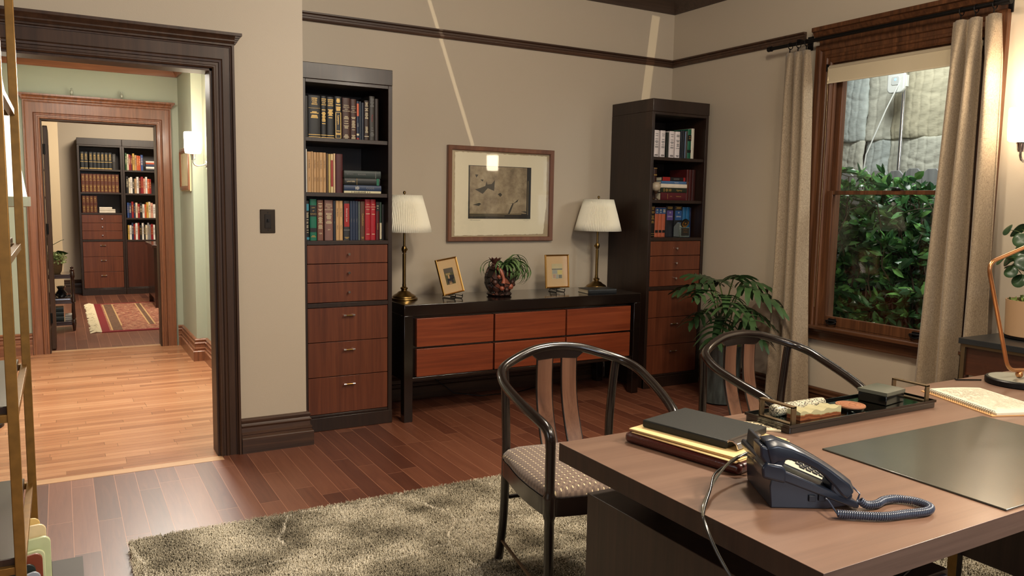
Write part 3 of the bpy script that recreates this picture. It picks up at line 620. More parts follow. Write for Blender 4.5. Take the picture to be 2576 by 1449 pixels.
for th, ln, col, nm, sp in ((.014, .235, (206, 196, 160), 'thin cream book at the bottom', [('dark', 'lines', .2, .7)]), (.034, .236, (44, 60, 88), 'blue book second from the bottom', [('white', 'lines', .3, .4), ('grey', 'vtext', .55, .85, 'CODE')]),
                            (.042, .225, (22, 26, 26), 'black book with gilt title second from top', [('cream', 'vtext', .05, .3, 'LAWYERS'), ('gold', 'band', .34, .345), ('green', 'band', .9, .97)]), (.045, .232, (44, 54, 52), 'green grey book on top', [('grey', 'vtext', .05, .25, 'REPORTS'), ('grey', 'vtext', .35, .6, 'EDITION'), ('grey', 'band', .85, .86)])):
    book(1.497+(.236-ln)*.3, y0-.015, zz, th, ln, .18, col, sp, '%s of the flat stack beside burgundy volume' % nm, 'flat stack on the middle shelf beside the doorway', flat=True); zz += th+.0005
LB3 = 'doorway bookcase bottom shelf'
s3 = [(84, 113, .235, (18, 20, 22), 'black book with teal bands', [('teal', 'label', .75, .92), ('cream', 'lines', .2, .7), ('teal', 'band', .02, .08)]), (117, 166, .245, (20, 104, 80), 'green volume with black title panels', [('black', 'band', .58, .85), ('gold', 'text', .6, .83, 'LAW|OF|REPORTS'), ('black', 'band', .2, .3), ('gold', 'lines', .05, .12)]),
      (170, 214, .24, (120, 80, 66), 'pinkish brown volume', [('cream', 'lines', .3, .92), ('cream', 'text', .14, .2, '10A')]), (223, 284, .24, (128, 92, 84), 'wide mauve volume', [('cream', 'text', .74, .92, 'FEDERAL|PRACTICE|AND|PROCEDURE'), ('cream', 'lines', .4, .68), ('cream', 'text', .24, .29, '264')]),
      (287, 305, .238, (26, 32, 46), 'thin navy book', [('grey', 'vtext', .3, .6, 'Law')]), (306, 330, .238, TAN, 'tan journal', tl), (331, 357, .238, (196, 156, 108), 'light tan journal', tl),
      (362, 410, .238, (48, 48, 50), 'charcoal book with long red label', [('red', 'label', .34, .93), ('white', 'vtext', .4, .88, 'American Law'), ('grey', 'band', .25, .265), ('gold', 'lines', .04, .08)]),
      (412, 432, .238, (42, 54, 78), 'slim blue volume', [('grey', 'vtext', .3, .7, 'Digest')]), (433, 451, .238, (42, 54, 78), 'slim blue volume', [('grey', 'vtext', .3, .7, 'Digest')]), (452, 472, .238, (38, 48, 70), 'slim blue volume', [('grey', 'vtext', .3, .7, 'Digest')]),
      (474, 488, .236, (88, 96, 92), 'thin grey green booklet', []), (490, 523, .236, (86, 56, 40), 'brown book with gilt title', [('gold', 'vtext', .2, .85, 'Constitution'), ('gold', 'lines', .04, .08)]),
      (525, 567, .25, (158, 26, 38), 'bright red volume', [('cream', 'text', .72, .9, 'TRIAL|LAWYERS|SERIES'), ('cream', 'lines', .62, .65), ('cream', 'text', .25, .3, '1'), ('cream', 'lines', .1, .15)]), (568, 607, .25, (158, 26, 38), 'bright red volume', [('cream', 'text', .72, .9, 'TRIAL|LAWYERS|SERIES'), ('cream', 'lines', .6, .64), ('cream', 'lines', .1, .15)]),
      (610, 635, .235, (84, 24, 28), 'maroon book with black head', [('black', 'band', .76, 1), ('cream', 'lines', .8, .9), ('gold', 'vtext', .1, .6, 'Evidence')]), (638, 654, .234, (44, 64, 52), 'thin green book with white foot', [('cream', 'band', .02, .45)]), (657, 676, .22, (34, 28, 26), 'thin dark brown book', [])]
shelf_row(s3, 1.265, .000838, 84, 1.155, y0, yd, LB3, 'law books on the bottom shelf beside the doorway')
# corner bookcase
RBK = 'of the corner bookcase'
wb = [('grey', 'lines', .8, .88), ('grey', 'lines', .35, .68), ('dark', 'lines', .04, .1)]
b1 = [(462, 506, .2, (228, 218, 216), 'white ring binder with grey title', wb), (521, 565, .2, (228, 218, 216), 'white ring binder with grey title', wb), (577, 596, .19, (20, 26, 20), 'dark green book between binders', []), (604, 648, .2, (228, 218, 216), 'white ring binder with grey title', wb), (658, 703, .2, (228, 218, 216), 'white ring binder with grey title', wb),
      (712, 728, .21, (28, 34, 44), 'thin navy book', []), (730, 750, .212, (20, 24, 32), 'thin black book', []), (751, 758, .205, (120, 140, 170), 'very thin pale blue booklet', []), (760, 774, .21, (78, 70, 66), 'thin grey brown book', []), (776, 808, .226, (24, 92, 66), 'green volume with black bands', [('black', 'band', .2, .3), ('black', 'band', .6, .8), ('gold', 'lines', .65, .75)]), (810, 838, .232, (214, 206, 188), 'tall cream book', [])]
shelf_row(b1, 3.903, .00106, 460, 1.762, 4.72, .2, 'corner bookcase top shelf', 'books on the top shelf of the corner bookcase')
b2 = [(443, 484, .25, (62, 28, 22), 'dark red volume', [('gold', 'lines', .45, .85), ('gold', 'lines', .05, .15)]), (488, 518, .245, (54, 30, 26), 'leather book with gilt bands', [('gold', 'band', .97, .99), ('gold', 'band', .76, .79), ('gold', 'band', .5, .53), ('gold', 'band', .02, .05)])]
shelf_row(b2, 3.90, .00104, 443, 1.44, 4.76, .2, 'corner bookcase middle shelf', 'books on the middle shelf of the corner bookcase')
b2b = [(806, 830, .24, (78, 26, 24), 'slim dark red book', [('gold', 'vtext', .1, .9, 'Reporter')]), (832, 860, .24, (66, 24, 22), 'red brown book', []), (862, 892, .24, (58, 24, 20), 'dim red brown book', [])]
n = 0
for a, b, h, col, cn, sp in b2b:
    book(4.262+(a-806)*.00104, 4.74, 1.44, (b-a)*.00104-.001, h, .2, col, sp, '%s right of the flat stack in the corner bookcase' % cn, 'books on the middle shelf of the corner bookcase')
zz = 1.44
for th, ln, col, nm, sp in ((.058, .25, (84, 26, 34), 'thick maroon volume at the bottom', [('gold', 'lines', .25, .3), ('gold', 'vtext', .33, .45, 'TRIAL'), ('gold', 'vtext', .6, .8, 'MANUAL')]), (.036, .26, (34, 42, 30), 'dark green book above the maroon volume', [('gold', 'lines', .1, .4), ('gold', 'vtext', .5, .9, 'Agency')]),
                            (.029, .262, (226, 214, 194), 'white book in the middle', []), (.021, .25, (74, 110, 152), 'blue book under the topmost', [('white', 'vtext', .3, .9, 'Reporter')]), (.03, .235, (24, 22, 26), 'black book with red ends on top', [('red', 'band', .02, .33), ('red', 'band', .9, .98), ('grey', 'vtext', .4, .8, 'SURVEY')])):
    book(3.986+(.26-ln)*.4, 4.72, zz, th, ln, .17, col, sp, nm+' of the corner bookcase stack', 'flat stack in the corner bookcase', flat=True); zz += th+.0005
t = thing('stone_globe', 'pale round stone ball on a small stand in the corner bookcase', 'ornament', (3.925, 4.70, 1.44))
MB().lathe([(.03*math.sin(a), .105-.042*math.cos(a)) if 0 else (.036*math.sin(a), .1-.036*math.cos(a)) for a in [math.pi*k/12 for k in range(13)]], (3.925, 4.70, 1.44), 20).build('ball', mat('pale_marble', (176, 160, 138), .35, var=.15, vscale=30), t)
MB().lathe([(.02, 0), (.02, .008), (.006, .014), (.006, .045), (.014, .055), (.018, .066)], (3.925, 4.70, 1.44), 16).build('stand', mat('dark_stand', (60, 40, 26), .4), t)
b3 = [(420, 431, .235, (130, 24, 30), 'thin red book', []), (433, 475, .24, (22, 20, 20), 'black volume with gilt lettering', [('gold', 'lines', .75, .96), ('gold', 'lines', .45, .68), ('gold', 'band', .1, .11), ('gold', 'band', .04, .05)])]
for q in ((478, 510), (511, 543), (544, 575)): b3.append(q+(.228, (172, 90, 62), 'orange volume with blue head band', [('blue', 'band', .78, .99), ('cream', 'lines', .82, .93), ('black', 'label', .14, .23)]))
b3 += [(578, 650, .24, (28, 28, 34), 'wide black volume with purple label', [('purple', 'label', .54, .85), ('white', 'text', .62, .7, 'Library'), ('white', 'text', .74, .82, '10'), ('gold', 'lines', .9, .97)]), (656, 735, .24, (26, 28, 34), 'wide black volume with blue label', [('blue', 'label', .54, .85), ('white', 'text', .62, .7, 'Library'), ('white', 'text', .74, .82, '10'), ('gold', 'lines', .9, .97)]),
       (738, 773, .232, (34, 96, 142), 'sky blue volume', []), (775, 806, .232, (34, 96, 142), 'sky blue volume', []), (808, 822, .228, (30, 42, 74), 'thin navy book', [])]
shelf_row(b3, 3.915, .00106, 420, 1.157, 4.76, .2, 'corner bookcase bottom shelf', 'books on the bottom shelf of the corner bookcase')
t = thing('glass_award', 'clear glass award block with round medallion in corner bookcase', 'award', (4.19, 4.70, 1.157))
CG = mat('award_glass', (150, 165, 155), .08, trans=.7, spec=.6)
MB().prism([(0, 0), (.07, 0), (.07, .08), (.03, .115), (0, .105)], (4.155, 4.68, 1.157), (0, 1, 0), (0, 0, 1), (.055, 0, 0)).box(4.155, 4.255, 4.672, 4.68, 1.157, 1.235).build('block', CG, t, bevel=.004)
MB().tube([(4.2, 4.665, 1.262), (4.2, 4.677, 1.268)], .035, 24).build('medallion', mat('medal_black', (24, 22, 20), .3), t)
MB().tube([(4.2, 4.6635, 1.262), (4.2, 4.666, 1.263)], .03, 24).tube([(4.2, 4.662, 1.262), (4.2, 4.664, 1.263)], .022, 24, mi=1).tube([(4.197, 4.660, 1.262), (4.197, 4.6625, 1.263)], .009, 5).build('emblem', [GOLD, M['medal_black']], t)
MB().box(4.168, 4.245, 4.669, 4.6715, 1.17, 1.228).build('plate', mat('award_plate', (30, 30, 28), .3), t)
MB().text('In Honor', .011, (4.206, 4.6685, 1.215), (1, 0, 0), (0, 0, 1)).text('of Service', .011, (4.206, 4.6685, 1.198), (1, 0, 0), (0, 0, 1)).build('engraving', GOLD, t)
# far study books
def far_row(xs, z, lst, where, grp):
    x = xs
    for k, (w, h, col, cn, sp) in enumerate(lst):
        if cn: book(x, 12.56, z, w-.002, h, .2, col, sp, '%s, %s from left, %s' % (cn, ORD[k-sum(1 for q in lst[:k] if not q[3])], where), grp)
        x += w
gk = [('gold', 'band', .03, .07), ('gold', 'lines', .55, .9), ('gold', 'band', .42, .44)]
far_row(.275, 1.76, [(.048, .235, (20, 24, 28), 'black gilt volume', gk) if i != 2 else (.01, .2, K, '', []) for i in range(9)]+[(.05, .22, (40, 36, 34), 'plain dark volume', [('grey', 'lines', .5, .9)])], 'far study top left shelf', 'black law volumes in the far study')
far_row(.277, 1.44, [(.047, .255, (88, 46, 32), 'brown gilt volume', [('gold', 'lines', .6, .92), ('gold', 'lines', .08, .4)]) for i in range(10)], 'far study middle left shelf', 'brown law volumes in the far study')
far_row(.277, 1.155, [(.047, .24, (82, 42, 30), 'brown gilt volume', [('gold', 'lines', .6, .92), ('gold', 'lines', .08, .4)]) for i in range(4)], 'far study lowest left shelf', 'brown law volumes low in the far study')
for k, (th, ln, col) in enumerate([(.026, .2, (205, 195, 180)), (.026, .2, (190, 180, 165)), (.028, .16, (212, 202, 188))]):
    book(.488, 12.56, 1.155+.0262*k, th, ln, .15, col, [], '%s white book of the flat stack in the far study' % ('lowest', 'middle', 'top')[k], 'white stack in the far study', flat=True)
pal = {'cream': (214, 200, 172), 'red': (140, 30, 34), 'navy': (36, 46, 78), 'orange': (190, 84, 44), 'black': (26, 24, 26), 'white': (222, 216, 208), 'yellow': (196, 158, 76), 'blue': (48, 74, 130), 'maroon': (92, 30, 34), 'tan': (176, 138, 98), 'pink': (206, 150, 130), 'grey': (128, 126, 128), 'green': (60, 92, 58)}
def vr(xs, z, s, where, seed, hh=.21):
    rnd = random.Random(seed); L = []
    for c in s.split():
        w = rnd.uniform(.02, .034); h = hh*rnd.uniform(.88, 1.06); L.append((w, h, pal[c], '%s book' % c, [(rnd.choice(('dark',) if c in ('cream', 'white', 'yellow', 'tan', 'pink') else ('cream', 'gold')), 'lines', .35, .8)]))
    far_row(xs, z, L, where, 'mixed books in the far study')
vr(.835, 1.76, 'green cream red maroon yellow tan orange orange blue', 'far study top right shelf', 1, .235)
for k, (th, c) in enumerate([(.03, 'black'), (.03, 'white'), (.035, 'navy'), (.022, 'orange'), (.02, 'white')]):
    book(1.10, 12.56, 1.76+sum([.03, .03, .035, .022][:k])+.0004*k, th, .17, .15, pal[c], [], '%s book, %s from bottom of the far top right stack' % (c, ORD[k]), 'flat stack in the far study', flat=True)
vr(.835, 1.435, 'black cream white black tan white maroon red pink white orange red', 'far study second right shelf', 2, .23)
vr(.84, 1.088, 'blue navy red navy cream red black white orange yellow cream pink white', 'far study third right shelf', 3, .22)
vr(.84, .776, 'yellow white navy red white red black white black cream grey grey red white', 'far study fourth right shelf', 4, .23)

# ------------------------------------------------------------------ console
t = thing('console_cabinet', 'long low black lacquer console with six cherry drawers', 'console', (2.79, 4.8, 0))
CX0, CX1, CY0, CY1, CT = 1.845, 3.715, 4.575, 5.08, .752
MB().box(CX0, CX1, CY0, CY1, CT-.07, CT).build('top', CONS, t, bevel=.003)
for lx in (CX0, CX1-.058):
    MB().box(lx, lx+.058, CY0, CY0+.058, 0, CT-.07).build('leg', CONS, t, bevel=.002); MB().box(lx, lx+.058, CY1-.058, CY1, 0, CT-.07).build('leg', CONS, t, bevel=.002)
MB().box(CX0+.058, CX1-.058, CY0+.045, CY1-.02, .262, CT-.07).box(CX0+.058, CX1-.058, CY0+.012, CY0+.045, .262, .283).box(CX0+.01, CX0+.05, CY0+.058, CY1-.058, .262, CT-.07).box(CX1-.05, CX1-.01, CY0+.058, CY1-.058, .262, CT-.07).build('body', CONS, t, bevel=.002)
xs = [1.928, 2.492, 3.068, 3.642]
for i in range(3):
    for z0, z1 in ((.286, .464), (.478, .66)):
        MB().box(xs[i]+.007, xs[i+1]-.007, CY0+.012, CY0+.05, z0, z1).build('drawer', DRWX, t, bevel=.002)

tag(MB().tube([(2.1, 5.112, .34), (2.16, 5.11, .24), (2.26, 5.09, .16), (2.42, 5.05, .03), (2.6, 4.98, .006), (2.9, 4.96, .006), (3.1, 5.04, .006), (3.2, 5.10, .03), (3.25, 5.112, .2), (3.3, 5.112, .34)], .0035, 6).build('power_cord', BLK, None, loc=(2.6, 5.0, .02)), 'black power cord trailing along the floor under the console', 'cord')

# ------------------------------------------------------------------ table lamps
PLEAT = mat('pleated_shade', (236, 230, 210), .8, sheen=.1); PLEAT.node_tree.nodes['Principled BSDF'].inputs['Subsurface Weight'].default_value = .0
def lamp(x, y, label, knob):
    t = thing('table_lamp', label, 'lamp', (x, y, CT), group='brass table lamps on the console')
    b = MB().lathe([(.088, 0), (.09, .004), (.088, .01), (.078, .014), (.076, .022), (.066, .03), (.05, .038), (.038, .05), (.022, .056), (.018, .062), (.024, .07), (.024, .076), (.013, .084), (.013, .1)], (x, y, CT), 32).build('base', BRASS, t)
    MB().tube([(x, y, CT+.09), (x, y, CT+.30)], .0115, 14).tube([(x, y, CT+.30), (x, y, CT+.46)], .008, 12).build('stem', BRASS, t)
    j = MB().lathe([(.0, -.026), (.014, -.022), (.014, -.014), (.018, -.008), (.018, .008), (.014, .014), (.014, .02), (0, .024)], (x, y, CT+.33), 18); j.tube([(x, y-.01 if 0 else y, CT+.33), (x+knob[0], y+knob[1], CT+.33)], .005, 10).tube([(x+knob[0]*.8, y+knob[1]*.8, CT+.33), (x+knob[0]*1.3, y+knob[1]*1.3, CT+.33)], .009, 12)
    j.build('joint', BRASS, t)
    n = 164; prof = []; vs = []; z0, z1 = CT+.445, CT+.685
    for k, (r, z) in enumerate(((.178, z0), (.178-.0155, z0+.06), (.147, z0+.12), (.13, z0+.18), (.114, z1))):
        for i in range(n):
            a = 2*math.pi*i/n; q = r*(1+(.024 if i % 2 else -.024)); vs.append((x+q*math.cos(a), y+q*math.sin(a), z))
    fs = [(k*n+i, k*n+(i+1) % n, (k+1)*n+(i+1) % n, (k+1)*n+i) for k in range(4) for i in range(n)]
    mb = MB(); mb.add(vs, fs); s = mb.build('lamp_shade', PLEAT, t, smooth=12); so = s.modifiers.new('s', 'SOLIDIFY'); so.thickness = .0012
    h = MB().tube([(x, y, CT+.46), (x, y, CT+.70)], .003, 8).lathe([(.004, 0), (.009, .004), (.009, .016), (.006, .02), (0, .022)], (x, y, CT+.69), 14)
    for a in (0, 2.1, 4.2): h.tube([(x, y, CT+.68), (x+.113*math.cos(a), y+.113*math.sin(a), CT+.68)], .0015, 6)
    h.build('finial', BRASS, t)
    return t
lamp(1.962, 4.87, 'brass table lamp with pleated cream shade next to the doorway bookcase', (.005, -.018))
lamp(3.588, 4.965, 'brass table lamp with pleated cream shade by the corner bookcase', (-.02, -.006))

# ------------------------------------------------------------------ framed print on the wall
def print_mat(name, pal_, sc, det=8, dist=2.0, hole=True):
    m = bpy.data.materials.new(name); m.use_nodes = True; nt = m.node_tree; N = nt.nodes; L = nt.links; p = N['Principled BSDF']; p.inputs['Roughness'].default_value = .6
    tc = N.new('ShaderNodeTexCoord'); n = N.new('ShaderNodeTexNoise'); n.inputs['Scale'].default_value = sc; n.inputs['Detail'].default_value = det; n.inputs['Roughness'].default_value = .7; L.new(tc.outputs['Object'], n.inputs[0])
    r = ramp(N, pal_); L.new(n.outputs[0], r.inputs[0]); L.new(r.outputs[0], p.inputs['Base Color'])
    return m
fx0, fx1, fz0, fz1, fy = 2.392, 3.276, 1.116, 1.797, 5.15
t = thing('framed_print', 'large wood framed sepia print hanging above the console', 'picture', ((fx0+fx1)/2, 5.14, fz0))
FR = wood('mottled_walnut_frame', (84, 46, 30), (110, 66, 44), (128, 80, 54), 'z', .3, .3, .35)
fw = .032; mb = MB()
mb.sweep([(fx0, 5.148, fz0), (fx0, 5.148, fz1), (fx1, 5.148, fz1), (fx1, 5.148, fz0)][::-1], [(0, 0), (0, .03), (.004, .034), (fw-.004, .03), (fw, .026), (fw, 0)], (0, -1, 0), closed=True)
mb.build('frame', FR, t)
MB().box(fx0+fw-.003, fx1-fw+.003, 5.140, 5.147, fz0+fw-.003, fz1-fw+.003).build('backing', mat('frame_backing', (176, 156, 124), .7), t)
rnd = random.Random(4); pp = []
px0, px1, pz0, pz1 = 2.452, 3.222, 1.158, 1.752
for k in range(60): pp.append((px0+(px1-px0)*k/60, pz0+rnd.uniform(-.003, .003)+.01*(k/60)**2))
for k in range(46): pp.append((px1+rnd.uniform(-.002, .002)-.022*max(0, 1-k/16), pz0+.01+(pz1-pz0-.01)*k/46))
for k in range(60): pp.append((px1-(px1-px0)*k/60, pz1+rnd.uniform(-.0025, .0025)))
for k in range(46): pp.append((px0+rnd.uniform(-.002, .002), pz1-(pz1-pz0)*k/46))
pp = [(a, -b) for a, b in pp]
MB().prism(pp, (0, 5.136, 0), (1, 0, 0), (0, 0, -1), (0, .0025, 0)).build('paper', mat('cream_paper', (236, 224, 196), .8), t)
sx0, sx1, sz0, sz1 = 2.560, 3.083, 1.280, 1.662
pic = MB(); W1 = sx1-sx0; H1 = sz1-sz0
pic.box(sx0, sx1, 5.134, 5.1355, sz0, sz1, 0)
pic.box(sx0+W1*.02, sx1-W1*.07, 5.1335, 5.134, sz0+H1*.1, sz1-H1*.01, 1)
def blob(pts, mi, yy=5.1332): pic.prism([(a*W1, b*H1) for a, b in pts], (sx0, yy, sz0), (1, 0, 0), (0, 0, 1), (0, .0004, 0), mi)
blob([(.1, .55), (.22, .47), (.3, .58), (.4, .53), (.41, .74), (.36, .66), (.29, .65), (.28, .71), (.26, .62), (.18, .58)], 2)
blob([(.46, .47), (.5, .42), (.53, .46), (.5, .5)], 2); blob([(.62, .3), (.7, .3), (.66, .2), (.62, .08), (.66, .1), (.69, .2), (.72, .3), (.78, .33), (.8, .39), (.73, .3), (.69, .305)], 2)
blob([(.07, .26), (.16, .24), (.2, .28), (.17, .3)], 2); blob([(.84, .14), (.94, .11), (.92, .15)], 2); blob([(.1, .83), (.15, .83), (.12, .77)], 2); blob([(.18, .74), (.23, .74), (.22, .7)], 2)
pic.box(sx0+.01, sx1-.08, 5.1334, 5.1337, sz0+H1*.08, sz0+H1*.095, 3).box(sx0+.01, sx0+.3, 5.1334, 5.1337, sz0+H1*.05, sz0+H1*.06, 3).box(sx1-.028, sx1-.022, 5.1334, 5.1337, sz0+.03, sz1-.1, 3)
pic.build('print', [mat('print_black', (38, 33, 27), .6), print_mat('peeling_paint', [(.25, (84, 70, 54)), (.42, (134, 116, 92)), (.56, (164, 146, 118)), (.75, (196, 180, 150))], 9), mat('print_dark', (56, 52, 44), .6), mat('print_line', (120, 104, 72), .6)], t)
MB().text('7/50', .012, (2.585, 5.1352, 1.270), (1, 0, 0), (0, 0, 1)).box(2.60, 2.66, 5.1352, 5.1358, 1.268, 1.270).tube([(3.02+.01*k, 5.1352, 1.268+.004*math.sin(k*1.9)) for k in range(6)], .0006, 4).build('pencil_marks', mat('pencil', (120, 110, 95), .7), t)
MB().box(fx0+fw-.002, fx1-fw+.002, 5.126, 5.128, fz0+fw-.002, fz1-fw+.002).build('glass', glass_pane('picture_glass'), t)

# small framed pictures on easels
def easel_picture(x, y, rz, roll_, label, pal_, cols, w=.205, h=.245, lean=-15):
    t = thing('small_framed_picture', label, 'picture', (x, y, CT), rz, 'small gilt framed pictures on the console')
    T = Matrix.Translation((0, 0, .03)) @ Matrix.Rotation(R(lean), 4, 'X') @ Matrix.Rotation(roll_, 4, 'Y')
    mb = MB(); mb.sweep([(-w/2, 0, 0), (-w/2, 0, h), (w/2, 0, h), (w/2, 0, 0)][::-1], [(0, 0), (0, .012), (.004, .016), (.009, .012), (.011, .006), (.011, 0)], (0, -1, 0), closed=True, T=T)
    mb.build('frame', GOLD, t, w=False)
    MB().box(-w/2+.005, w/2-.005, -.004, .002, .005, h-.005, T=T).build('mat_board', mat('tan_mat_board', (206, 172, 128), .8), t, w=False)
    a = MB(); iw, ih = w*.44, h*.45
    a.box(-iw/2, iw/2, -.0055, -.004, h/2-ih/2, h/2+ih/2, 0, T)
    for (x0, x1, z0, z1, mi) in cols: a.box(-iw/2+iw*x0, -iw/2+iw*x1, -.0062, -.0055, h/2-ih/2+ih*z0, h/2-ih/2+ih*z1, mi, T)
    a.build('artwork', pal_, t, w=False)
    MB().box(-w/2+.01, w/2-.01, -.009, -.008, .01, h-.01, T=T).build('glass', M['picture_glass'], t, w=False)
    # stand
    e = thing('plate_easel', 'small black wire easel holding the %s' % ('tilted left picture' if roll_ else 'right hand picture'), 'easel', (x, y, CT), rz, 'wire easels on the console')
    for sx in (-.035, .035): MB().tube([(sx, .06, .0035), (sx, -.045, .0035), (sx, -.05, .012), (sx, -.05, .03)], .003, 8).tube([(sx, -.045, .02), (sx, .02, .022), (sx*.4, .05, .14)], .003, 8).build('side_wire', BLK, e, w=False)
    MB().tube([(-.035, .03, .022), (.035, .03, .022)], .003, 8).build('cross_wire', BLK, e, w=False)
    MB().tube([(0, .05, .14), (0, .10, .0035)], .003, 8).build('back_leg', BLK, e, w=False)
c_ = cover
easel_picture(2.285, 4.79, R(22), R(-5), 'small gilt framed picture of a dark figure, left of the vase', [c_((84, 82, 56)), c_((150, 128, 84)), c_((34, 36, 46)), c_((190, 150, 110)), c_((92, 84, 76))], [(0, 1, .72, 1, 4), (.1, .6, .58, .7, 1), (.3, .45, .34, .58, 3), (.15, .8, .08, .36, 2), (.5, .95, .3, .55, 2), (.3, .6, .02, .2, 3)])
easel_picture(3.16, 4.86, R(0), 0, 'small gilt framed pale collage, right of the vase', [c_((196, 180, 140)), c_((160, 160, 150)), c_((206, 188, 120)), c_((120, 118, 108)), c_((182, 150, 130))], [(0, 1, .6, .68, 3), (.05, .5, .34, .58, 1), (.55, .98, .3, .56, 2), (.1, .35, .05, .3, 4), (.4, .6, .02, .28, 1), (.65, .95, .04, .26, 3)], lean=-5)

# carved pot with air plant
t = thing('carved_pot', 'rough carved dark brown and terracotta pot on the console', 'pot', (2.66, 4.83, CT))
def wobp(a, z): return 1+.05*math.sin(5*a+z*30)+.03*math.sin(9*a-z*50)
prof = [(.0, .004), (.075, 0), (.09, .012), (.075, .03), (.088, .05), (.106, .085), (.11, .12), (.104, .155), (.088, .185), (.078, .2), (.07, .2), (.075, .18), (.0, .175)]
POT = bpy.data.materials.new('carved_terracotta'); POT.use_nodes = True; N = POT.node_tree.nodes; L = POT.node_tree.links; p = N['Principled BSDF']; p.inputs['Roughness'].default_value = .45
tc = N.new('ShaderNodeTexCoord'); vo = N.new('ShaderNodeTexVoronoi'); vo.feature = 'DISTANCE_TO_EDGE'; vo.inputs['Scale'].default_value = 22; L.new(tc.outputs['Object'], vo.inputs[0])
v2 = N.new('ShaderNodeTexVoronoi'); v2.inputs['Scale'].default_value = 22; L.new(tc.outputs['Object'], v2.inputs[0])
r1 = ramp(N, [(.0, (34, 26, 20)), (.45, (56, 36, 28)), (.75, (84, 46, 34)), (1, (128, 70, 50))]); bw = N.new('ShaderNodeSeparateColor'); L.new(v2.outputs['Color'], bw.inputs[0]); L.new(bw.outputs[0], r1.inputs[0])
mrr = N.new('ShaderNodeMapRange'); mrr.inputs[1].default_value = 0; mrr.inputs[2].default_value = .09; L.new(vo.outputs[0], mrr.inputs[0])
mxx = N.new('ShaderNodeMix'); mxx.data_type = 'RGBA'; L.new(mrr.outputs[0], mxx.inputs[0]); mxx.inputs[6].default_value = srgb((22, 16, 14)); L.new(r1.outputs[0], mxx.inputs[7]); L.new(mxx.outputs[2], p.inputs['Base Color'])
bp = N.new('ShaderNodeBump'); bp.inputs['Strength'].default_value = 1; bp.inputs['Distance'].default_value = .008; L.new(mrr.outputs[0], bp.inputs['Height']); L.new(bp.outputs[0], p.inputs['Normal'])
MB().lathe(prof, (2.66, 4.83, CT), 40, wob=wobp).build('body', POT, t, smooth=60)
TC = mat('terracotta', (150, 78, 54), .45, var=.2, vscale=30)
MB().tube([(2.60, 4.75, CT+.20), (2.615, 4.733, CT+.18), (2.625, 4.722, CT+.15), (2.63, 4.716, CT+.12), (2.625, 4.714, CT+.095)], [.012, .015, .011, .012, .016], 10).build('carved_limb', TC, t)
MB().lathe([(.0, -.014), (.02, -.012), (.028, 0), (.02, .012), (0, .016)], (2.585, 4.77, CT+.21), 14).lathe([(0, -.01), (.013, 0), (0, .012)], (2.565, 4.75, CT+.225), 10).build('carved_knob', mat('dark_terracotta', (70, 40, 30), .5, bump=.5), t)
for k, (a, z, s) in enumerate([(-1.2, .07, .022), (-1.0, .1, .018), (-1.9, .06, .018), (-1.55, .05, .015), (-1.4, .09, .013), (-2.4, .1, .02), (-2.1, .14, .016), (-.7, .08, .015)]):
    MB().lathe([(0, -s), (s*.7, -s*.7), (s, 0), (s*.7, s*.7), (0, s)], (2.66+.098*math.cos(a), 4.83+.098*math.sin(a), CT+z), 12).build('carved_boss', TC if k % 2 == 0 else M['dark_terracotta'], t)
t = thing('air_plant', 'green air plant with long curling leaves in the carved pot', 'plant', (2.68, 4.82, CT+.18))
AG = leafmat('air_plant_leaf', (62, 92, 50), (112, 140, 84), .45)
rnd = random.Random(9)
def ribbon(mb, pts, ws, mi=0, nrm=None):
    vs = []; P = [Vector(q) for q in pts]; k = len(P)
    for i in range(k):
        d = (P[min(i+1, k-1)]-P[max(i-1, 0)]).normalized(); a = nrm or Vector((0, 0, 1)); s = d.cross(a)
        if s.length < .2: s = d.cross(Vector((.3, 1, 0)))
        s.normalize(); n_ = s.cross(d); w = ws[i]
        vs += [P[i]+s*w/2+n_*w*.15, P[i]-n_*w*.1, P[i]-s*w/2+n_*w*.15]
    fs = []
    for i in range(k-1): fs += [(i*3, i*3+1, i*3+4, i*3+3), (i*3+1, i*3+2, i*3+5, i*3+4)]
    mb.add(vs, fs, mi)
for k in range(60):
    az = rnd.uniform(-1.5, .7) if k % 4 else rnd.uniform(-3.1, 3.1); c0 = Vector((2.69+rnd.uniform(-.02, .03), 4.81+rnd.uniform(-.02, .02), CT+.17)); el = rnd.uniform(.7, 1.5); Ln = rnd.uniform(.2, .33); curl = rnd.uniform(3.2, 5.4)
    q = c0.copy(); pts = []; ang = el
    for s in range(18):
        pts.append(q.copy()); ang = el-curl*(s/17)**1.25; q = q+Vector((math.cos(az)*math.cos(ang), math.sin(az)*math.cos(ang), math.sin(ang)))*(Ln/18)
    if min(pt.z for pt in pts) < CT+.02 or max(pt.y for pt in pts) > 5.10: continue
    mb = MB(); ribbon(mb, pts, [.019*(1-(s/18)**2)+.001 for s in range(18)]); o = mb.build('leaf', AG, t, smooth=80)
mb = MB()
t2 = thing('dry_flower_pod', 'dark reddish dried leaves tucked in the carved pot', 'dried flower', (2.60, 4.78, CT+.2))
for k in range(9):
    az = 2*math.pi*k/9+.3; c0 = Vector((2.60, 4.79, CT+.20)); pts = [c0+Vector((math.cos(az)*s*.05, math.sin(az)*s*.035, .10*s-.03*s*s)) for s in [q/5 for q in range(6)]]
    mb = MB(); ribbon(mb, pts, [.006, .022, .03, .028, .016, .002]); mb.build('dry_leaf', mat('dry_leaf', (72, 34, 26), .6), t2, smooth=80)

book(3.30, 4.66, CT, .032, .235, .155, (28, 30, 32), [], 'black hardback lying flat beside the right table lamp', None, flat=True, rz=R(-6))

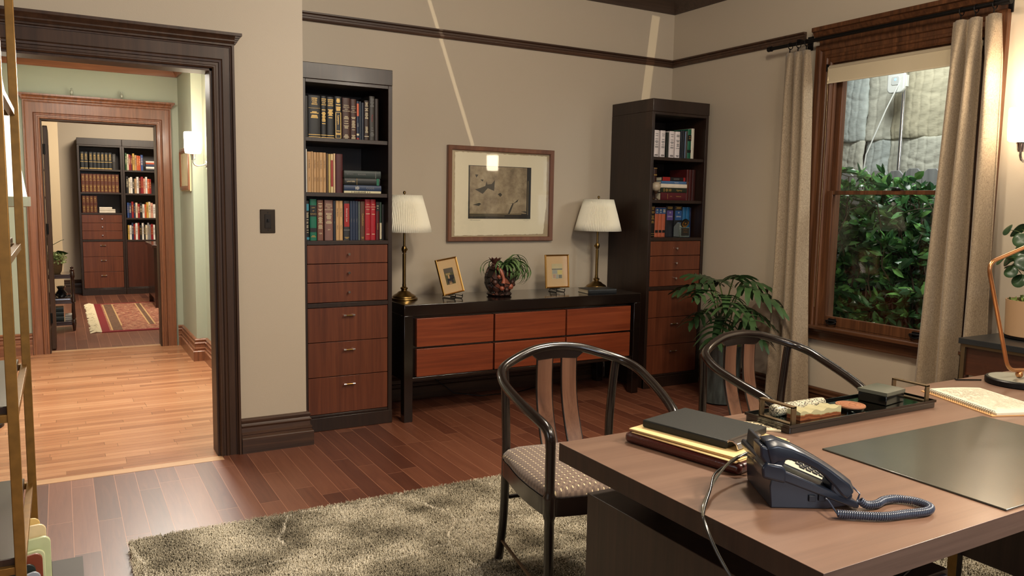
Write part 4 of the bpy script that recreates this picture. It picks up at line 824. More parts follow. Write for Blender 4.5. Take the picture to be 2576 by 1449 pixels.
# light switch
t = thing('light_switch', 'dark bronze light switch plate on the doorway wall', 'light switch', (.984, 4.42, 1.275))
MB().box(.944, 1.024, 4.413, 4.42, 1.211, 1.34).build('plate', mat('bronze_plate', (58, 48, 38), .3, .7), t, bevel=.003)
MB().box(.968, 1.0, 4.409, 4.414, 1.238, 1.313).build('frame', mat('bronze_frame', (40, 33, 27), .35, .6), t, bevel=.001)
MB().box(.979, .989, 4.398, 4.411, 1.272, 1.288).build('toggle', BLK, t, bevel=.001)
for z in (1.228, 1.323): MB().tube([(.984, 4.4135, z), (.984, 4.412, z)], .0035, 10).build('screw', BLK, t)

# ------------------------------------------------------------------ wall sconces
SHD = mat('lit_glass_shade', (255, 236, 205), .4, emit=11, emitcol=(255, 232, 200))
def sconce(x, y, z, wallx, label):
    t = thing('wall_sconce', label, 'wall lamp', (wallx, y, z-.1), group='glass shaded wall sconces')
    n = 28
    MB().lathe([(.02, -.088), (.055, -.085), (.062, -.078), (.066, -.04), (.067, .075), (.064, .084), (.061, .084), (.062, .0), (.058, -.078)], (x, y, z), n).build('glass_shade', SHD, t, smooth=60)
    MB().lathe([(.0, -.14), (.014, -.138), (.018, -.125), (.02, -.1), (.026, -.09), (.02, -.086)], (x, y, z), 18).build('holder', CHROME, t)
    MB().tube([(x, y, z-.135), (x, y, z-.155), (x+.01, y, z-.175), (x+.03, y, z-.185), (x+.06, y, z-.18), (wallx-.005, y, z-.165)], .0065, 10).build('arm', CHROME, t)
    MB().tube([(wallx-.001, y, z-.165), (wallx-.014, y, z-.165)], .05, 28).tube([(wallx-.014, y, z-.165), (wallx-.024, y, z-.165)], .03, 24).build('back_plate', CHROME, t, bevel=.003)
    return t
sconce(4.28, 2.275, 1.842, 4.43, 'lit glass wall sconce right of the window')
sconce(.955, 6.9, 1.835, 1.07, 'lit glass wall sconce on the green hall wall')

# hall things
t = thing('hall_picture', 'narrow wooden framed picture on the green hall wall', 'picture', (.985, 7.5, 1.44))
MB().sweep([(.983, 7.25, 1.46), (.983, 7.25, 1.82), (.983, 7.8, 1.82), (.983, 7.8, 1.46)], [(0, 0), (0, .022), (.02, .026), (.035, .018), (.035, 0)], (-1, 0, 0), closed=True).build('frame', HTRIM, t)
MB().box(.972, .983, 7.24, 7.81, 1.45, 1.83).build('artwork', print_mat('hall_art', [(.3, (190, 176, 140)), (.6, (212, 200, 164))], 4), t)
for k, x in enumerate((.13, .517)):
    t = thing('glass_hook', 'small clear glass ornament on the hall door cornice, %s' % ('left one' if k == 0 else 'right one'), 'ornament', (x, 7.95, 2.245), group='glass ornaments over the hall door')
    MB().lathe([(.014, 0), (.016, .006), (.006, .016), (.013, .028), (.013, .044), (.005, .056), (.008, .066), (0, .072)], (x, 7.95, 2.2455), 14).build('finial', mat('clear_glass', (210, 215, 205), .08, trans=.6, metal=.2), t)
# big lamp at the left of the hall
t = thing('floor_lamp', 'floor lamp with a tall white cone shade at the hall\'s left', 'lamp', (-.50, 5.6, 0))
MB().lathe([(.34, 0), (.335, .006), (.22, .82), (.216, .82)], (-.50, 5.6, 1.375), 48).build('lamp_shade', mat('white_lamp_shade', (228, 224, 210), .7, emit=.25, emitcol=(255, 245, 225)), t, smooth=60)
MB().lathe([(.342, 0), (.342, .046), (.352, .052), (.352, -.004), (.342, -.008)], (-.50, 5.6, 1.332), 48).build('shade_band', mat('silver_band', (150, 150, 140), .35, .6), t)
MB().tube([(-.50, 5.6, .03), (-.50, 5.6, 1.9)], .014, 12).build('pole', BLK, t); MB().lathe([(.16, 0), (.16, .02), (.03, .035), (.014, .06)], (-.50, 5.6, 0), 32).build('base', BLK, t)

# ------------------------------------------------------------------ etagere at the left edge
t = thing('etagere', 'brass framed open shelf unit at the left edge of the room', 'shelf unit', (-.5, 2.93, 0))
AB = mat('aged_gold_metal', (130, 94, 42), .42, .55, var=.18, vscale=25)
DW = mat('etagere_shelf', (52, 36, 26), .3, coat=.3)
for lx, ly in ((-.1245, 3.3), (-.1335, 2.55), (-.95, 3.3), (-.95, 2.55)):
    MB().box(lx-.0135, lx+.0135, ly-.0135, ly+.0135, .0, 2.3).build('post', AB, t, bevel=.002)
for z in (.36, .80, 1.235, 1.7):
    MB().box(-.95, -.147, 2.56, 3.29, z-.012, z+.012).build('shelf', DW, t, bevel=.002)
    for seg_ in ((-.94, -.145, 2.54, 2.56), (-.94, -.14, 3.29, 3.31)): MB().box(seg_[0], seg_[1], seg_[2], seg_[3], z-.03, z-.008).build('rail', AB, t, bevel=.001)
    MB().box(-.142, -.122, 2.56, 3.29, z-.03, z-.008).build('rail', AB, t, bevel=.001)
# papers / folders standing in a rack
t = thing('file_rack', 'dark wire rack of folders at the left edge on the floor', 'rack', (-.11, 2.9, 0))
MB().box(-.30, -.06, 2.62, 2.98, .0, .02).build('tray', BLK, t, bevel=.003)
for yy in (2.62, 2.98): MB().tube([(-.30, yy, .01), (-.30, yy, .17), (-.07, yy, .17), (-.07, yy, .01)], .005, 8).build('wire_end', BLK, t)
for i, (yy, w, h, col, cn, zr) in enumerate([(2.955, .014, .315, (222, 190, 120), 'yellow tabbed folder at the back', 0), (2.925, .02, .302, (226, 204, 160), 'cream cardboard folder', 0), (2.88, .028, .275, (196, 204, 160), 'pale green folder with rounded corner', 0), (2.84, .022, .25, (206, 212, 168), 'shorter pale green folder', 0), (2.80, .02, .255, (128, 62, 40), 'rust red folder', 0), (2.765, .018, .238, (40, 46, 42), 'black folder', 0), (2.72, .018, .23, (150, 156, 168), 'slate grey folder leaning at the front', 0)]):
    xr = [-.095, -.078, -.066, -.082, -.088, -.106, -.092][i]
    pts = [(-.2, 0)] + [(0, 0)] + [(-.02+.02*math.cos(a), h-.02+.02*math.sin(a)) for a in (0, .4, .8, 1.2, 1.57)] + [(-.2, h-.008*i)]
    o = MB().prism(pts, (xr, yy, .021), (1, 0, 0), (0, 0, 1), (0, w*.5, 0)).build('folder', cover(col), None, loc=(xr-.1, yy, .021), bevel=.001)
    tag(o, '%s standing in the rack at left' % cn, 'folder', 'folders in the rack')
tag(MB().box(-.30, .028, 2.5, 3.372, 0, .006).build('floor_panel', mat('dark_panel', (62, 52, 42), .6, var=.1), None, loc=(0, 3.1, 0)), 'thin dark brown panel on the floor at lower left', 'mat')  # thin flat panel, an even dark brown, laid on the floor

# ------------------------------------------------------------------ far study things
RUGM = bpy.data.materials.new('oriental_rug'); RUGM.use_nodes = True; N = RUGM.node_tree.nodes; L = RUGM.node_tree.links; p = N['Principled BSDF']; p.inputs['Roughness'].default_value = .95
tc = N.new('ShaderNodeTexCoord'); mp = N.new('ShaderNodeMapping'); mp.inputs['Scale'].default_value = (7, 16, 1); L.new(tc.outputs['Object'], mp.inputs[0]); n = N.new('ShaderNodeTexNoise'); n.inputs['Scale'].default_value = 2.4; n.inputs['Detail'].default_value = 4; L.new(mp.outputs[0], n.inputs[0])
r = ramp(N, [(.36, (84, 44, 36)), (.45, (166, 100, 78)), (.52, (108, 62, 50)), (.6, (200, 154, 120)), (.7, (128, 60, 48))]); L.new(n.outputs[0], r.inputs[0]); L.new(r.outputs[0], p.inputs['Base Color'])
t = thing('oriental_rug', 'patterned red and tan rug with cream fringe in the far study', 'rug', (1.3, 10.2, 0))
mb = MB().box(.33, 2.6, 9.02, 11.42, .0, .008, 1).box(.41, 2.52, 9.09, 11.36, .008, .0085, 0)
for x0, x1 in ((.425, .44), (.53, .545), (.80, .815), (.86, .875)): mb.box(x0, x1, 9.1 if x0 < .5 else 9.4, 11.3, .0085, .0092, 2)
mb.box(.44, .53, 9.1, 11.3, .0085, .009, 3).box(.815, .86, 9.4, 11.3, .0085, .009, 3)
mb.build('pile', [RUGM, mat('rug_red', (120, 28, 34), .95), mat('rug_tan', (184, 150, 104), .95), mat('rug_olive', (104, 76, 58), .95, var=.3, vscale=40)], t)
fr = MB(); rnd = random.Random(2)
for k in range(230):
    yy = 9.03+2.38*k/230; ln = rnd.uniform(.07, .11)
    fr.tube([(.333, yy, .005), (.333-ln*.5, yy+rnd.uniform(-.015, .015), .01+rnd.uniform(0, .012)), (.333-ln, yy+rnd.uniform(-.03, .03), .004)], .0055, 4)
fr.build('fringe', mat('cream_fringe', (220, 208, 176), .9), t, kind='stuff')
# tiered table
t = thing('tiered_side_table', 'dark wooden tiered side table with turned legs beyond the hall', 'side table', (-.15, 9.35, 0))
TW = mat('dark_red_mahogany', (50, 24, 16), .25, coat=.5)
legp = [(.012, 0), (.017, .05), (.022, .07), (.02, .11), (.014, .12), (.02, .14), (.014, .25), (.014, .29), (.022, .30), (.02, .34), (.013, .36), (.016, .42), (.018, .5), (.014, .54), (.022, .56), (.022, .6), (.014, .62), (.018, .635), (0, .645)]
for lx in (-.40, .09):
    for ly in (9.28, 9.62): MB().lathe(legp, (lx, ly, 0), 14).build('leg', TW, t)
for z in (.09, .315, .575): MB().box(-.41, .10, 9.27, 9.63, z-.008, z+.012).box(-.41, .10, 9.27, 9.28, z-.03, z).build('tier', TW, t, bevel=.003)
t = thing('metal_tray', 'silver tray on the middle tier of the far table', 'tray', (-.08, 9.42, .328))
MB().box(-.24, .06, 9.31, 9.54, .328, .332).sweep([(-.24, 9.31, .332), (.06, 9.31, .332), (.06, 9.54, .332), (-.24, 9.54, .332)], [(0, 0), (-.014, .016), (-.018, .016), (-.006, 0)], (0, 0, 1), closed=True).build('dish', CHROME, t)
tag(MB().lathe([(.03, 0), (.055, .02), (.06, .045), (.04, .07), (.03, .085), (.045, .12), (.04, .12), (.022, .085), (0, .08)], (-.015, 9.42, .3335), 24).build('black_vase', mat('black_glaze', (16, 17, 20), .1, coat=.6), None, loc=(-.015, 9.42, .3335)), 'glossy black waisted bowl on the silver tray', 'bowl')
tag(MB().lathe([(.045, 0), (.05, .05), (.042, .055), (.03, .012), (0, .01)], (-.14, 9.42, .3335), 20).build('brown_bowl', mat('brown_glaze', (52, 30, 20), .3), None, loc=(-.14, 9.42, .3335)), 'small dark brown bowl beside the black bowl', 'bowl')
for k, z in enumerate((.103, .150, .197)): book(-.2, 9.33, z, .045, .2, .15, (26, 38, 38), [], '%s of three dark green books on the lowest tier' % ('lowest', 'middle', 'top')[k], 'green books on the tiered table', flat=True)
for k, z in enumerate((.103, .122, .142)): book(.012, 9.35+.004*k, z, .017, .07, .13, (176, 172, 166), [], '%s of three grey booklets on the lowest tier' % ('lowest', 'middle', 'top')[k], 'grey booklets on the tiered table', flat=True)
t = thing('potted_plant', 'mossy potted plant with one broad dark leaf on the far table', 'plant', (-.06, 9.4, .588))
MB().lathe([(.045, 0), (.06, .03), (.07, .12), (.068, .14), (.0, .135)], (-.06, 9.4, .588), 20).build('pot', mat('wicker_pot', (96, 74, 44), .8, bump=.8, bscale=60), t)
mb = MB(); rnd = random.Random(6); P = [Vector((-.06+rnd.uniform(-.06, .09), 9.4+rnd.uniform(-.07, .05), .72+rnd.uniform(-.02, .08))) for _ in range(260)]
leaves(mb, P, [Vector((rnd.uniform(-1, 1), rnd.uniform(-1, 1), rnd.uniform(-.6, .9))) for _ in P], [.035]*260, [.018]*260, rnd); mb.build('moss', leafmat('pale_moss', (140, 160, 96), (196, 206, 150), .7), t)
mb = MB(); leaves(mb, [Vector((-.07, 9.38, .80)), Vector((-.1, 9.36, .86)), Vector((-.12, 9.4, 1.0))], [Vector((1, -.2, .12)), Vector((-.4, -.2, 1)), Vector((.1, 0, 1))], [.14, .2, .12], [.07, .06, .07], rnd); mb.tube([(-.06, 9.4, .72), (-.1, 9.4, .9), (-.13, 9.4, 1.02)], .004, 6).tube([(-.08, 9.4, .88), (.0, 9.38, .93), (.03, 9.38, .94)], .003, 6)
mb.build('broad_leaf', leafmat('dark_broad_leaf', (30, 52, 28), (58, 84, 44), .3), t)
t = thing('study_picture', 'small dark framed picture on the bright far study wall', 'picture', (-.14, 12.0, 1.6))
MB().sweep([(-.26, 11.998, 1.35), (-.26, 11.998, 1.72), (-.10, 11.998, 1.72), (-.10, 11.998, 1.35)][::-1], [(0, 0), (0, .02), (.02, .02), (.02, 0)], (0, -1, 0), closed=True).build('frame', BLK, t)
MB().box(-.25, -.11, 11.99, 11.998, 1.36, 1.71).build('artwork', M['tan_mat_board'], t)
t = thing('study_desk', 'dark wooden desk corner showing in the far study', 'desk', (1.6, 11.2, 0))
MB().box(.98, 2.2, 10.7, 11.6, .76, .80).build('top', TW, t, bevel=.004); MB().box(1.0, 1.05, 10.74, 11.56, .12, .76).build('side_panel', TW, t, bevel=.002)
for q in (10.76, 11.52): MB().box(1.0, 1.05, q-.025, q+.025, 0, .12).build('foot', TW, t)

# ------------------------------------------------------------------ shaggy rug in the office
t = thing('shag_rug', 'grey beige shag rug with cream lattice lines under the desk', 'rug', (2.0, 2.0, 0))
RX0, RX1, RY0, RY1 = .19, 3.7, -.6, 3.385
MB().prism([(a+ (RX0+RX1)/2, b+(RY0+RY1)/2) for a, b in rrect(RX1-RX0, RY1-RY0, .05)], (0, 0, .0), (1, 0, 0), (0, 1, 0), (0, 0, .014)).build('backing', mat('rug_backing', (92, 84, 70), .95), t)
PILE = bpy.data.materials.new('shag_pile'); PILE.use_nodes = True; N = PILE.node_tree.nodes; L = PILE.node_tree.links; p = N['Principled BSDF']; p.inputs['Roughness'].default_value = .9; p.inputs['Specular IOR Level'].default_value = .2
g = N.new('ShaderNodeNewGeometry'); wn_ = N.new('ShaderNodeTexNoise'); wn_.inputs['Scale'].default_value = 2.2; L.new(g.outputs['Position'], wn_.inputs[0])
va = N.new('ShaderNodeVectorMath'); va.operation = 'MULTIPLY_ADD'; L.new(wn_.outputs['Color'], va.inputs[0]); va.inputs[1].default_value = (.35, .35, 0); L.new(g.outputs['Position'], va.inputs[2])
mp = N.new('ShaderNodeMapping'); mp.inputs['Scale'].default_value = (1, 1, 0); L.new(va.outputs[0], mp.inputs[0])
vo = N.new('ShaderNodeTexVoronoi'); vo.feature = 'DISTANCE_TO_EDGE'; vo.inputs['Scale'].default_value = 1.9; vo.inputs['Randomness'].default_value = .5; L.new(mp.outputs[0], vo.inputs[0])
ml = N.new('ShaderNodeMapRange'); ml.inputs[1].default_value = .004; ml.inputs[2].default_value = .014; ml.inputs[3].default_value = 1; ml.inputs[4].default_value = 0; L.new(vo.outputs[0], ml.inputs[0])
nb = N.new('ShaderNodeTexNoise'); nb.inputs['Scale'].default_value = 14; L.new(g.outputs['Position'], nb.inputs[0])
nbr = N.new('ShaderNodeMapRange'); nbr.inputs[1].default_value = .38; nbr.inputs[2].default_value = .6; nbr.inputs[3].default_value = .12; nbr.inputs[4].default_value = .85; L.new(nb.outputs[0], nbr.inputs[0])
mlm = N.new('ShaderNodeMath'); mlm.operation = 'MULTIPLY'; L.new(ml.outputs[0], mlm.inputs[0]); L.new(nbr.outputs[0], mlm.inputs[1])
n1 = N.new('ShaderNodeTexNoise'); n1.inputs['Scale'].default_value = 4.5; n1.inputs['Detail'].default_value = 3; L.new(g.outputs['Position'], n1.inputs[0])
n3 = N.new('ShaderNodeTexNoise'); n3.inputs['Scale'].default_value = 150; L.new(g.outputs['Position'], n3.inputs[0])
ad = N.new('ShaderNodeMath'); ad.operation = 'MULTIPLY_ADD'; L.new(n3.outputs[0], ad.inputs[0]); ad.inputs[1].default_value = .7; L.new(n1.outputs[0], ad.inputs[2])
r = ramp(N, [(.62, (106, 98, 82)), (.84, (176, 166, 144)), (1.04, (228, 218, 196))]); L.new(ad.outputs[0], r.inputs[0])
mx = N.new('ShaderNodeMix'); mx.data_type = 'RGBA'; L.new(mlm.outputs[0], mx.inputs[0]); L.new(r.outputs[0], mx.inputs[6]); mx.inputs[7].default_value = srgb((250, 240, 220)); L.new(mx.outputs[2], p.inputs['Base Color'])
rng = np.random.default_rng(3); NT = 240000
# denser where it can be seen
xx = rng.uniform(RX0, RX1, NT); yy = rng.uniform(RY0, RY1, NT); keep = (yy > 1.3) | (rng.random(NT) < .12)
xx = np.concatenate([xx[keep], rng.uniform(RX0, 2.2, 140000)]); yy = np.concatenate([yy[keep], rng.uniform(1.9, RY1, 140000)])
n = len(xx); az = rng.uniform(0, 2*np.pi, n); ln = rng.uniform(.010, .022, n); wd_ = rng.uniform(.0011, .002, n); hz = rng.uniform(.014, .026, n)
bx = np.stack([xx, yy, np.full(n, .012)], 1); dv = np.stack([np.cos(az), np.sin(az), np.zeros(n)], 1); sv = np.stack([-np.sin(az), np.cos(az), np.zeros(n)], 1)
zz_ = np.zeros((n, 3)); zz_[:, 2] = 1
a = bx-sv*wd_[:, None]; b = bx+sv*wd_[:, None]; c = bx+dv*ln[:, None]*.4+zz_*hz[:, None]+sv*wd_[:, None]; d = bx+dv*ln[:, None]*.4+zz_*hz[:, None]-sv*wd_[:, None]; e = bx+dv*ln[:, None]+zz_*(hz*.8)[:, None]
V = np.stack([a, b, c, d, e], 1).reshape(-1, 3)-np.array([2.0, 2.0, 0]); base_i = np.arange(n)*5
me = bpy.data.meshes.new('pile'); me.vertices.add(len(V)); me.vertices.foreach_set('co', V.ravel())
li = np.concatenate([np.stack([base_i, base_i+1, base_i+2, base_i+3], 1), np.stack([base_i+3, base_i+2, base_i+4, base_i+4], 1)[:, :4]], 1)
loops = np.concatenate([li[:, :4], li[:, 4:7]], 1).ravel(); me.loops.add(len(loops)); me.loops.foreach_set('vertex_index', loops.astype(np.int32))
starts = np.stack([np.arange(n)*7, np.arange(n)*7+4], 1).ravel(); me.polygons.add(2*n); me.polygons.foreach_set('loop_start', starts.astype(np.int32)); me.update(calc_edges=True); me.validate()
me.materials.append(PILE); o = bpy.data.objects.new('pile', me); COL.objects.link(o); o.parent = t; o['kind'] = 'stuff'

# ------------------------------------------------------------------ desk
t = thing('office_desk', 'large walnut executive desk in the right foreground', 'desk', (2.2, 1.33, 0))
DX_0, DX_1, DY0, DY1 = 1.163, 3.42, .893, 1.76
dt = MB(); dt.box(DX_0, DX_1, DY0, DY1, .7, .75)
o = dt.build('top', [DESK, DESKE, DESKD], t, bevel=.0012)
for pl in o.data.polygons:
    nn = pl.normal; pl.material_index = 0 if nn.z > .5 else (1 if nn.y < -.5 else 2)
MB().box(1.25, 1.705, .985, 1.742, .03, .60).build('left_pedestal', [DESKD], t, bevel=.002)
MB().box(1.262, 1.693, .978, .986, .42, .592).build('drawer', mat('grey_drawer_front', (64, 62, 70), .4), t, bevel=.002)
MB().box(1.262, 1.693, .978, .986, .22, .414).build('drawer', M['grey_drawer_front'], t, bevel=.002)
MB().box(1.3, 1.66, 1.02, 1.7, 0, .03).build('plinth', BLK, t)
MB().box(1.38, 1.44, 1.1, 1.16, .6, .7).box(1.38, 1.44, 1.6, 1.66, .6, .7).box(1.58, 1.64, 1.1, 1.16, .6, .7).box(1.58, 1.64, 1.6, 1.66, .6, .7).build('spacer', BLK, t)
MB().box(2.70, 3.2, .985, 1.54, .2, .60).build('right_pedestal', DESKD, t, bevel=.002)
for (x0, y0_) in ((2.68, 1.52), (3.18, 1.52), (2.68, .97), (3.18, .97)):
    MB().box(x0, x0+.032, y0_, y0_+.032, 0, .7).build('leg', [mat('dark_leg', (34, 24, 16), .4)], t); MB().box(x0-.003, x0, y0_, y0_+.032, 0, .7).build('brass_strip', AB, t)
# desk pad
tag(MB().box(1.768, 2.52, .905, 1.388, .7503, .7545).build('desk_pad', mat('olive_black_leather', (50, 49, 40), .3, spec=.7, coat=.35, var=.12, vscale=9, bump=.06, bscale=300), None, loc=(2.14, 1.15, .75), bevel=.0015), 'large dark leather desk pad on the walnut desk', 'desk pad')

# stack of portfolio, folders and clipboard
def slab(name, c, ang, L_, W_, z0, z1, m, label, cat, bev=.003, grp=None):
    """corner c, long axis direction ang, width to its left"""
    T = rot3(ang); mb = MB().box(0, L_, 0, W_, 0, z1-z0, T=T); o = mb.build(name, m, None, w=False, bevel=bev); o.location = (c[0], c[1], z0); tag(o, label, cat, grp); return o, T
aM = math.atan2(-.338, .075)
o, T = slab('leather_binder', (1.328, 1.686), aM, .36, .25, .7505, .779, mat('maroon_leather', (72, 26, 22), .3, coat=.3, bump=.3, bscale=140), 'maroon leather binder at the bottom of the desk stack', 'binder', .01)
MB().box(.01, .352, .02, .254, .006, .022, T=T).build('pages', PAGES, o, w=False)
KR = mat('manila', (228, 196, 138), .7)
for k, (cx, cy, dl, dz) in enumerate([(1.338, 1.668, 0, .7795), (1.342, 1.682, .012, .7835), (1.336, 1.676, .004, .7875)]):
    slab('manila_folder', (cx, cy), aM+.02*(k-1), .33+dl, .245, dz, dz+.0028, KR, ('lowest', 'middle', 'uppermost')[k]+' manila folder under the black portfolio', 'folder', .0008, 'manila folders in the desk stack')
o, T = slab('black_portfolio', (1.375, 1.668), aM+.03, .262, .205, .7915, .812, mat('black_leatherette', (30, 31, 29), .5, spec=.3, bump=.15, bscale=300), 'black portfolio on top of the manila folders', 'portfolio', .004)
cl = MB()
pr = [(0, 0), (0, .017), (.008, .024), (.022, .025), (.034, .018), (.037, .004), (.034, .004), (.03, .014), (.02, .02), (.01, .019), (.004, .013), (.004, 0)]
cl.prism([(a, b) for a, b in pr], (.256, .004, 0), (1, 0, 0), (0, 0, 1), (0, .12, 0), T=T); cl.build('metal_clip', CHROME, o, w=False, bevel=.001)
t = thing('speckled_card', 'cream card with black speckled pattern behind the stack', 'card', (1.78, 1.62, .7505), R(-38))
MB().prism(rrect(.125, .075, .008), (0, 0, 0), (1, 0, 0), (0, 1, 0), (0, 0, .006)).build('card', mat('ivory', (222, 206, 168), .6), t, w=False, bevel=.001)
mb = MB(); rnd = random.Random(12)
for k in range(170):
    a, b = rnd.uniform(-.056, .056), rnd.uniform(-.032, .032); q = rnd.uniform(.0012, .003); T2 = rot3(rnd.uniform(0, 3), (a, b, .0061)); mb.box(-q, q, -q*.5, q*.5, 0, .0004, 0, T2)
mb.build('speckles', c_((30, 28, 24)), t, w=False)

# tray with objects
t = thing('desk_tray', 'long black tray with flat brass handles on the desk', 'tray', (2.15, 1.62, .75))
TX0, TX1, TY0, TY1 = 1.80, 2.50, 1.528, 1.70
MB().prism([(a+(TX0+TX1)/2, b+(TY0+TY1)/2) for a, b in rrect(TX1-TX0, TY1-TY0, .012)], (0, 0, .7505), (1, 0, 0), (0, 1, 0), (0, 0, .018)).build('base', mat('black_gloss', (14, 14, 13), .12, coat=.6), t, bevel=.002)
MB().sweep([(TX0, TY0, .768), (TX1, TY0, .768), (TX1, TY1, .768), (TX0, TY1, .768)], [(0, 0), (0, .008), (.004, .008), (.004, 0)], (0, 0, 1), closed=True).build('rim', M['black_gloss'], t)
MB().box(TX0+.012, TX1-.012, TY0+.012, TY1-.012, .7687, .7697).build('mirror_inlay', mat('smoked_mirror', (110, 120, 115), .06, 1), t)
HB = mat('aged_brass_strap', (116, 97, 72), .42, .8)
for hx in (1.832, 2.468):
    MB().box(hx-.009, hx+.009, 1.54, 1.546, .770, .825).box(hx-.009, hx+.009, 1.66, 1.666, .770, .825).box(hx-.009, hx+.009, 1.54, 1.666, .82, .826).box(hx-.009, hx+.009, 1.54, 1.666, .7705, .774).build('handle', HB, t, bevel=.0008)
SP = bpy.data.materials.new('speckled_stone'); SP.use_nodes = True; N = SP.node_tree.nodes; L = SP.node_tree.links; p = N['Principled BSDF']; p.inputs['Roughness'].default_value = .35
tc = N.new('ShaderNodeTexCoord'); n_ = N.new('ShaderNodeTexNoise'); n_.inputs['Scale'].default_value = 230; n_.inputs['Detail'].default_value = 5; L.new(tc.outputs['Object'], n_.inputs[0]); r = ramp(N, [(.40, (34, 34, 38)), (.47, (150, 144, 124)), (.6, (206, 200, 174))]); L.new(n_.outputs[0], r.inputs[0]); L.new(r.outputs[0], p.inputs['Base Color'])
cyl = [(0, 0)]+[(.0185*math.sin(a), .010-.010*math.cos(a)) for a in (.5, 1.0, 1.57)]+[(.0185, .1), (.0185, .215)]+[(.0185*math.sin(a), .225-.010*math.cos(a)) for a in (2.0, 2.6)]+[(0, .235)]
T = Matrix.Translation((1.845, 1.636, .7885)) @ Matrix.Rotation(R(1), 4, 'Z') @ Matrix.Rotation(R(90), 4, 'Y')
tag(MB().lathe(cyl, (0, 0, 0), 14, T=T, wob=lambda a, z: 1+.03*math.sin(3*a+z*40)).build('stone_cylinder', SP, None, loc=(1.96, 1.636, .77), smooth=60), 'speckled white stone roller lying on the desk tray', 'stone')
rnd = random.Random(5); mb = MB()
nx = 16; top = []; 
for i in range(nx+1):
    for j in range(4): top.append((1.885+.182*i/nx, 1.562+.05*j/3, .795+.004*math.sin(i*1.3+j)+rnd.uniform(-.0015, .0015)))
vs = top+[(x, y, .7702) for x, y, z in top]; n4 = 4; off = len(top); fs = []
for i in range(nx):
    for j in range(3): fs.append((i*4+j, (i+1)*4+j, (i+1)*4+j+1, i*4+j+1)); fs.append((off+i*4+j, off+i*4+j+1, off+(i+1)*4+j+1, off+(i+1)*4+j))
    fs.append((i*4, off+i*4, off+(i+1)*4, (i+1)*4)); fs.append((i*4+3, (i+1)*4+3, off+(i+1)*4+3, off+i*4+3))
for j in range(3): fs.append((j, j+1, off+j+1, off+j)); fs.append((nx*4+j, off+nx*4+j, off+nx*4+j+1, nx*4+j+1))
mb.add(vs, fs)
ON = bpy.data.materials.new('banded_onyx'); ON.use_nodes = True; N = ON.node_tree.nodes; L = ON.node_tree.links; p = N['Principled BSDF']; p.inputs['Roughness'].default_value = .25
tc = N.new('ShaderNodeTexCoord'); sp = N.new('ShaderNodeSeparateXYZ'); L.new(tc.outputs['Object'], sp.inputs[0]); nz = N.new('ShaderNodeTexNoise'); nz.inputs['Scale'].default_value = 14; nz.inputs['Detail'].default_value = 5; L.new(tc.outputs['Object'], nz.inputs[0])
ma = N.new('ShaderNodeMath'); ma.operation = 'MULTIPLY_ADD'; L.new(sp.outputs[2], ma.inputs[0]); ma.inputs[1].default_value = 32; L.new(nz.outputs[0], ma.inputs[2])
r = ramp(N, [(.45, (90, 48, 30)), (.62, (134, 78, 48)), (.8, (100, 56, 36)), (.93, (140, 86, 52)), (.97, (140, 134, 98)), (1.0, (168, 160, 124))]); L.new(ma.outputs[0], r.inputs[0]); L.new(r.outputs[0], p.inputs['Base Color'])
tag(mb.build('onyx_block', ON, None, loc=(1.97, 1.585, .7702)), 'banded brown and green stone block on the desk tray', 'stone')
t = thing('round_coaster', 'round carved tan wooden coaster on the desk tray', 'coaster', (2.15, 1.592, .77))
MB().lathe([(.04, 0), (.042, .006), (.042, .009)], (2.15, 1.592, .7702), 36).build('base', M['black_gloss'], t)
MB().lathe([(.044, .0), (.0455, .003), (.0445, .006), (0, .006)], (2.15, 1.592, .7795), 40).build('disc', mat('tan_wood_disc', (150, 98, 66), .45), t)
mb = MB()
for rr_ in (.038, .030): mb.tube([(2.15+rr_*math.cos(a), 1.592+rr_*math.sin(a), .7857) for a in [k*math.pi/20 for k in range(40)]], .0006, 4, closed=True)
for k in range(3):
    a0 = k*2.094; mb.tube([(2.15+.013*math.cos(a0)+.011*math.cos(a), 1.592+.013*math.sin(a0)+.011*math.sin(a), .7857) for a in [q*math.pi/8 for q in range(16)]], .0006, 4, closed=True)
mb.build('carving', mat('dark_tan_groove', (130, 76, 44), .6), t)
t = thing('trinket_box', 'small square black box with a grey shagreen lid on tray', 'box', (2.34, 1.62, .77), R(8))
MB().box(-.058, .058, -.048, .048, .0005, .03).build('body', M['black_gloss'], t, w=False, bevel=.002)
mb = MB().box(-.060, .060, -.05, .05, .031, .042); mb.add([(-.06, -.05, .042), (.06, -.05, .042), (.06, .05, .042), (-.06, .05, .042), (-.046, -.036, .0465), (.046, -.036, .0465), (.046, .036, .0465), (-.046, .036, .0465)], [(0, 1, 5, 4), (1, 2, 6, 5), (2, 3, 7, 6), (3, 0, 4, 7), (4, 5, 6, 7)])
mb.build('lid', mat('grey_shagreen', (96, 96, 84), .3, .2, bump=.3, bscale=500), t, w=False)

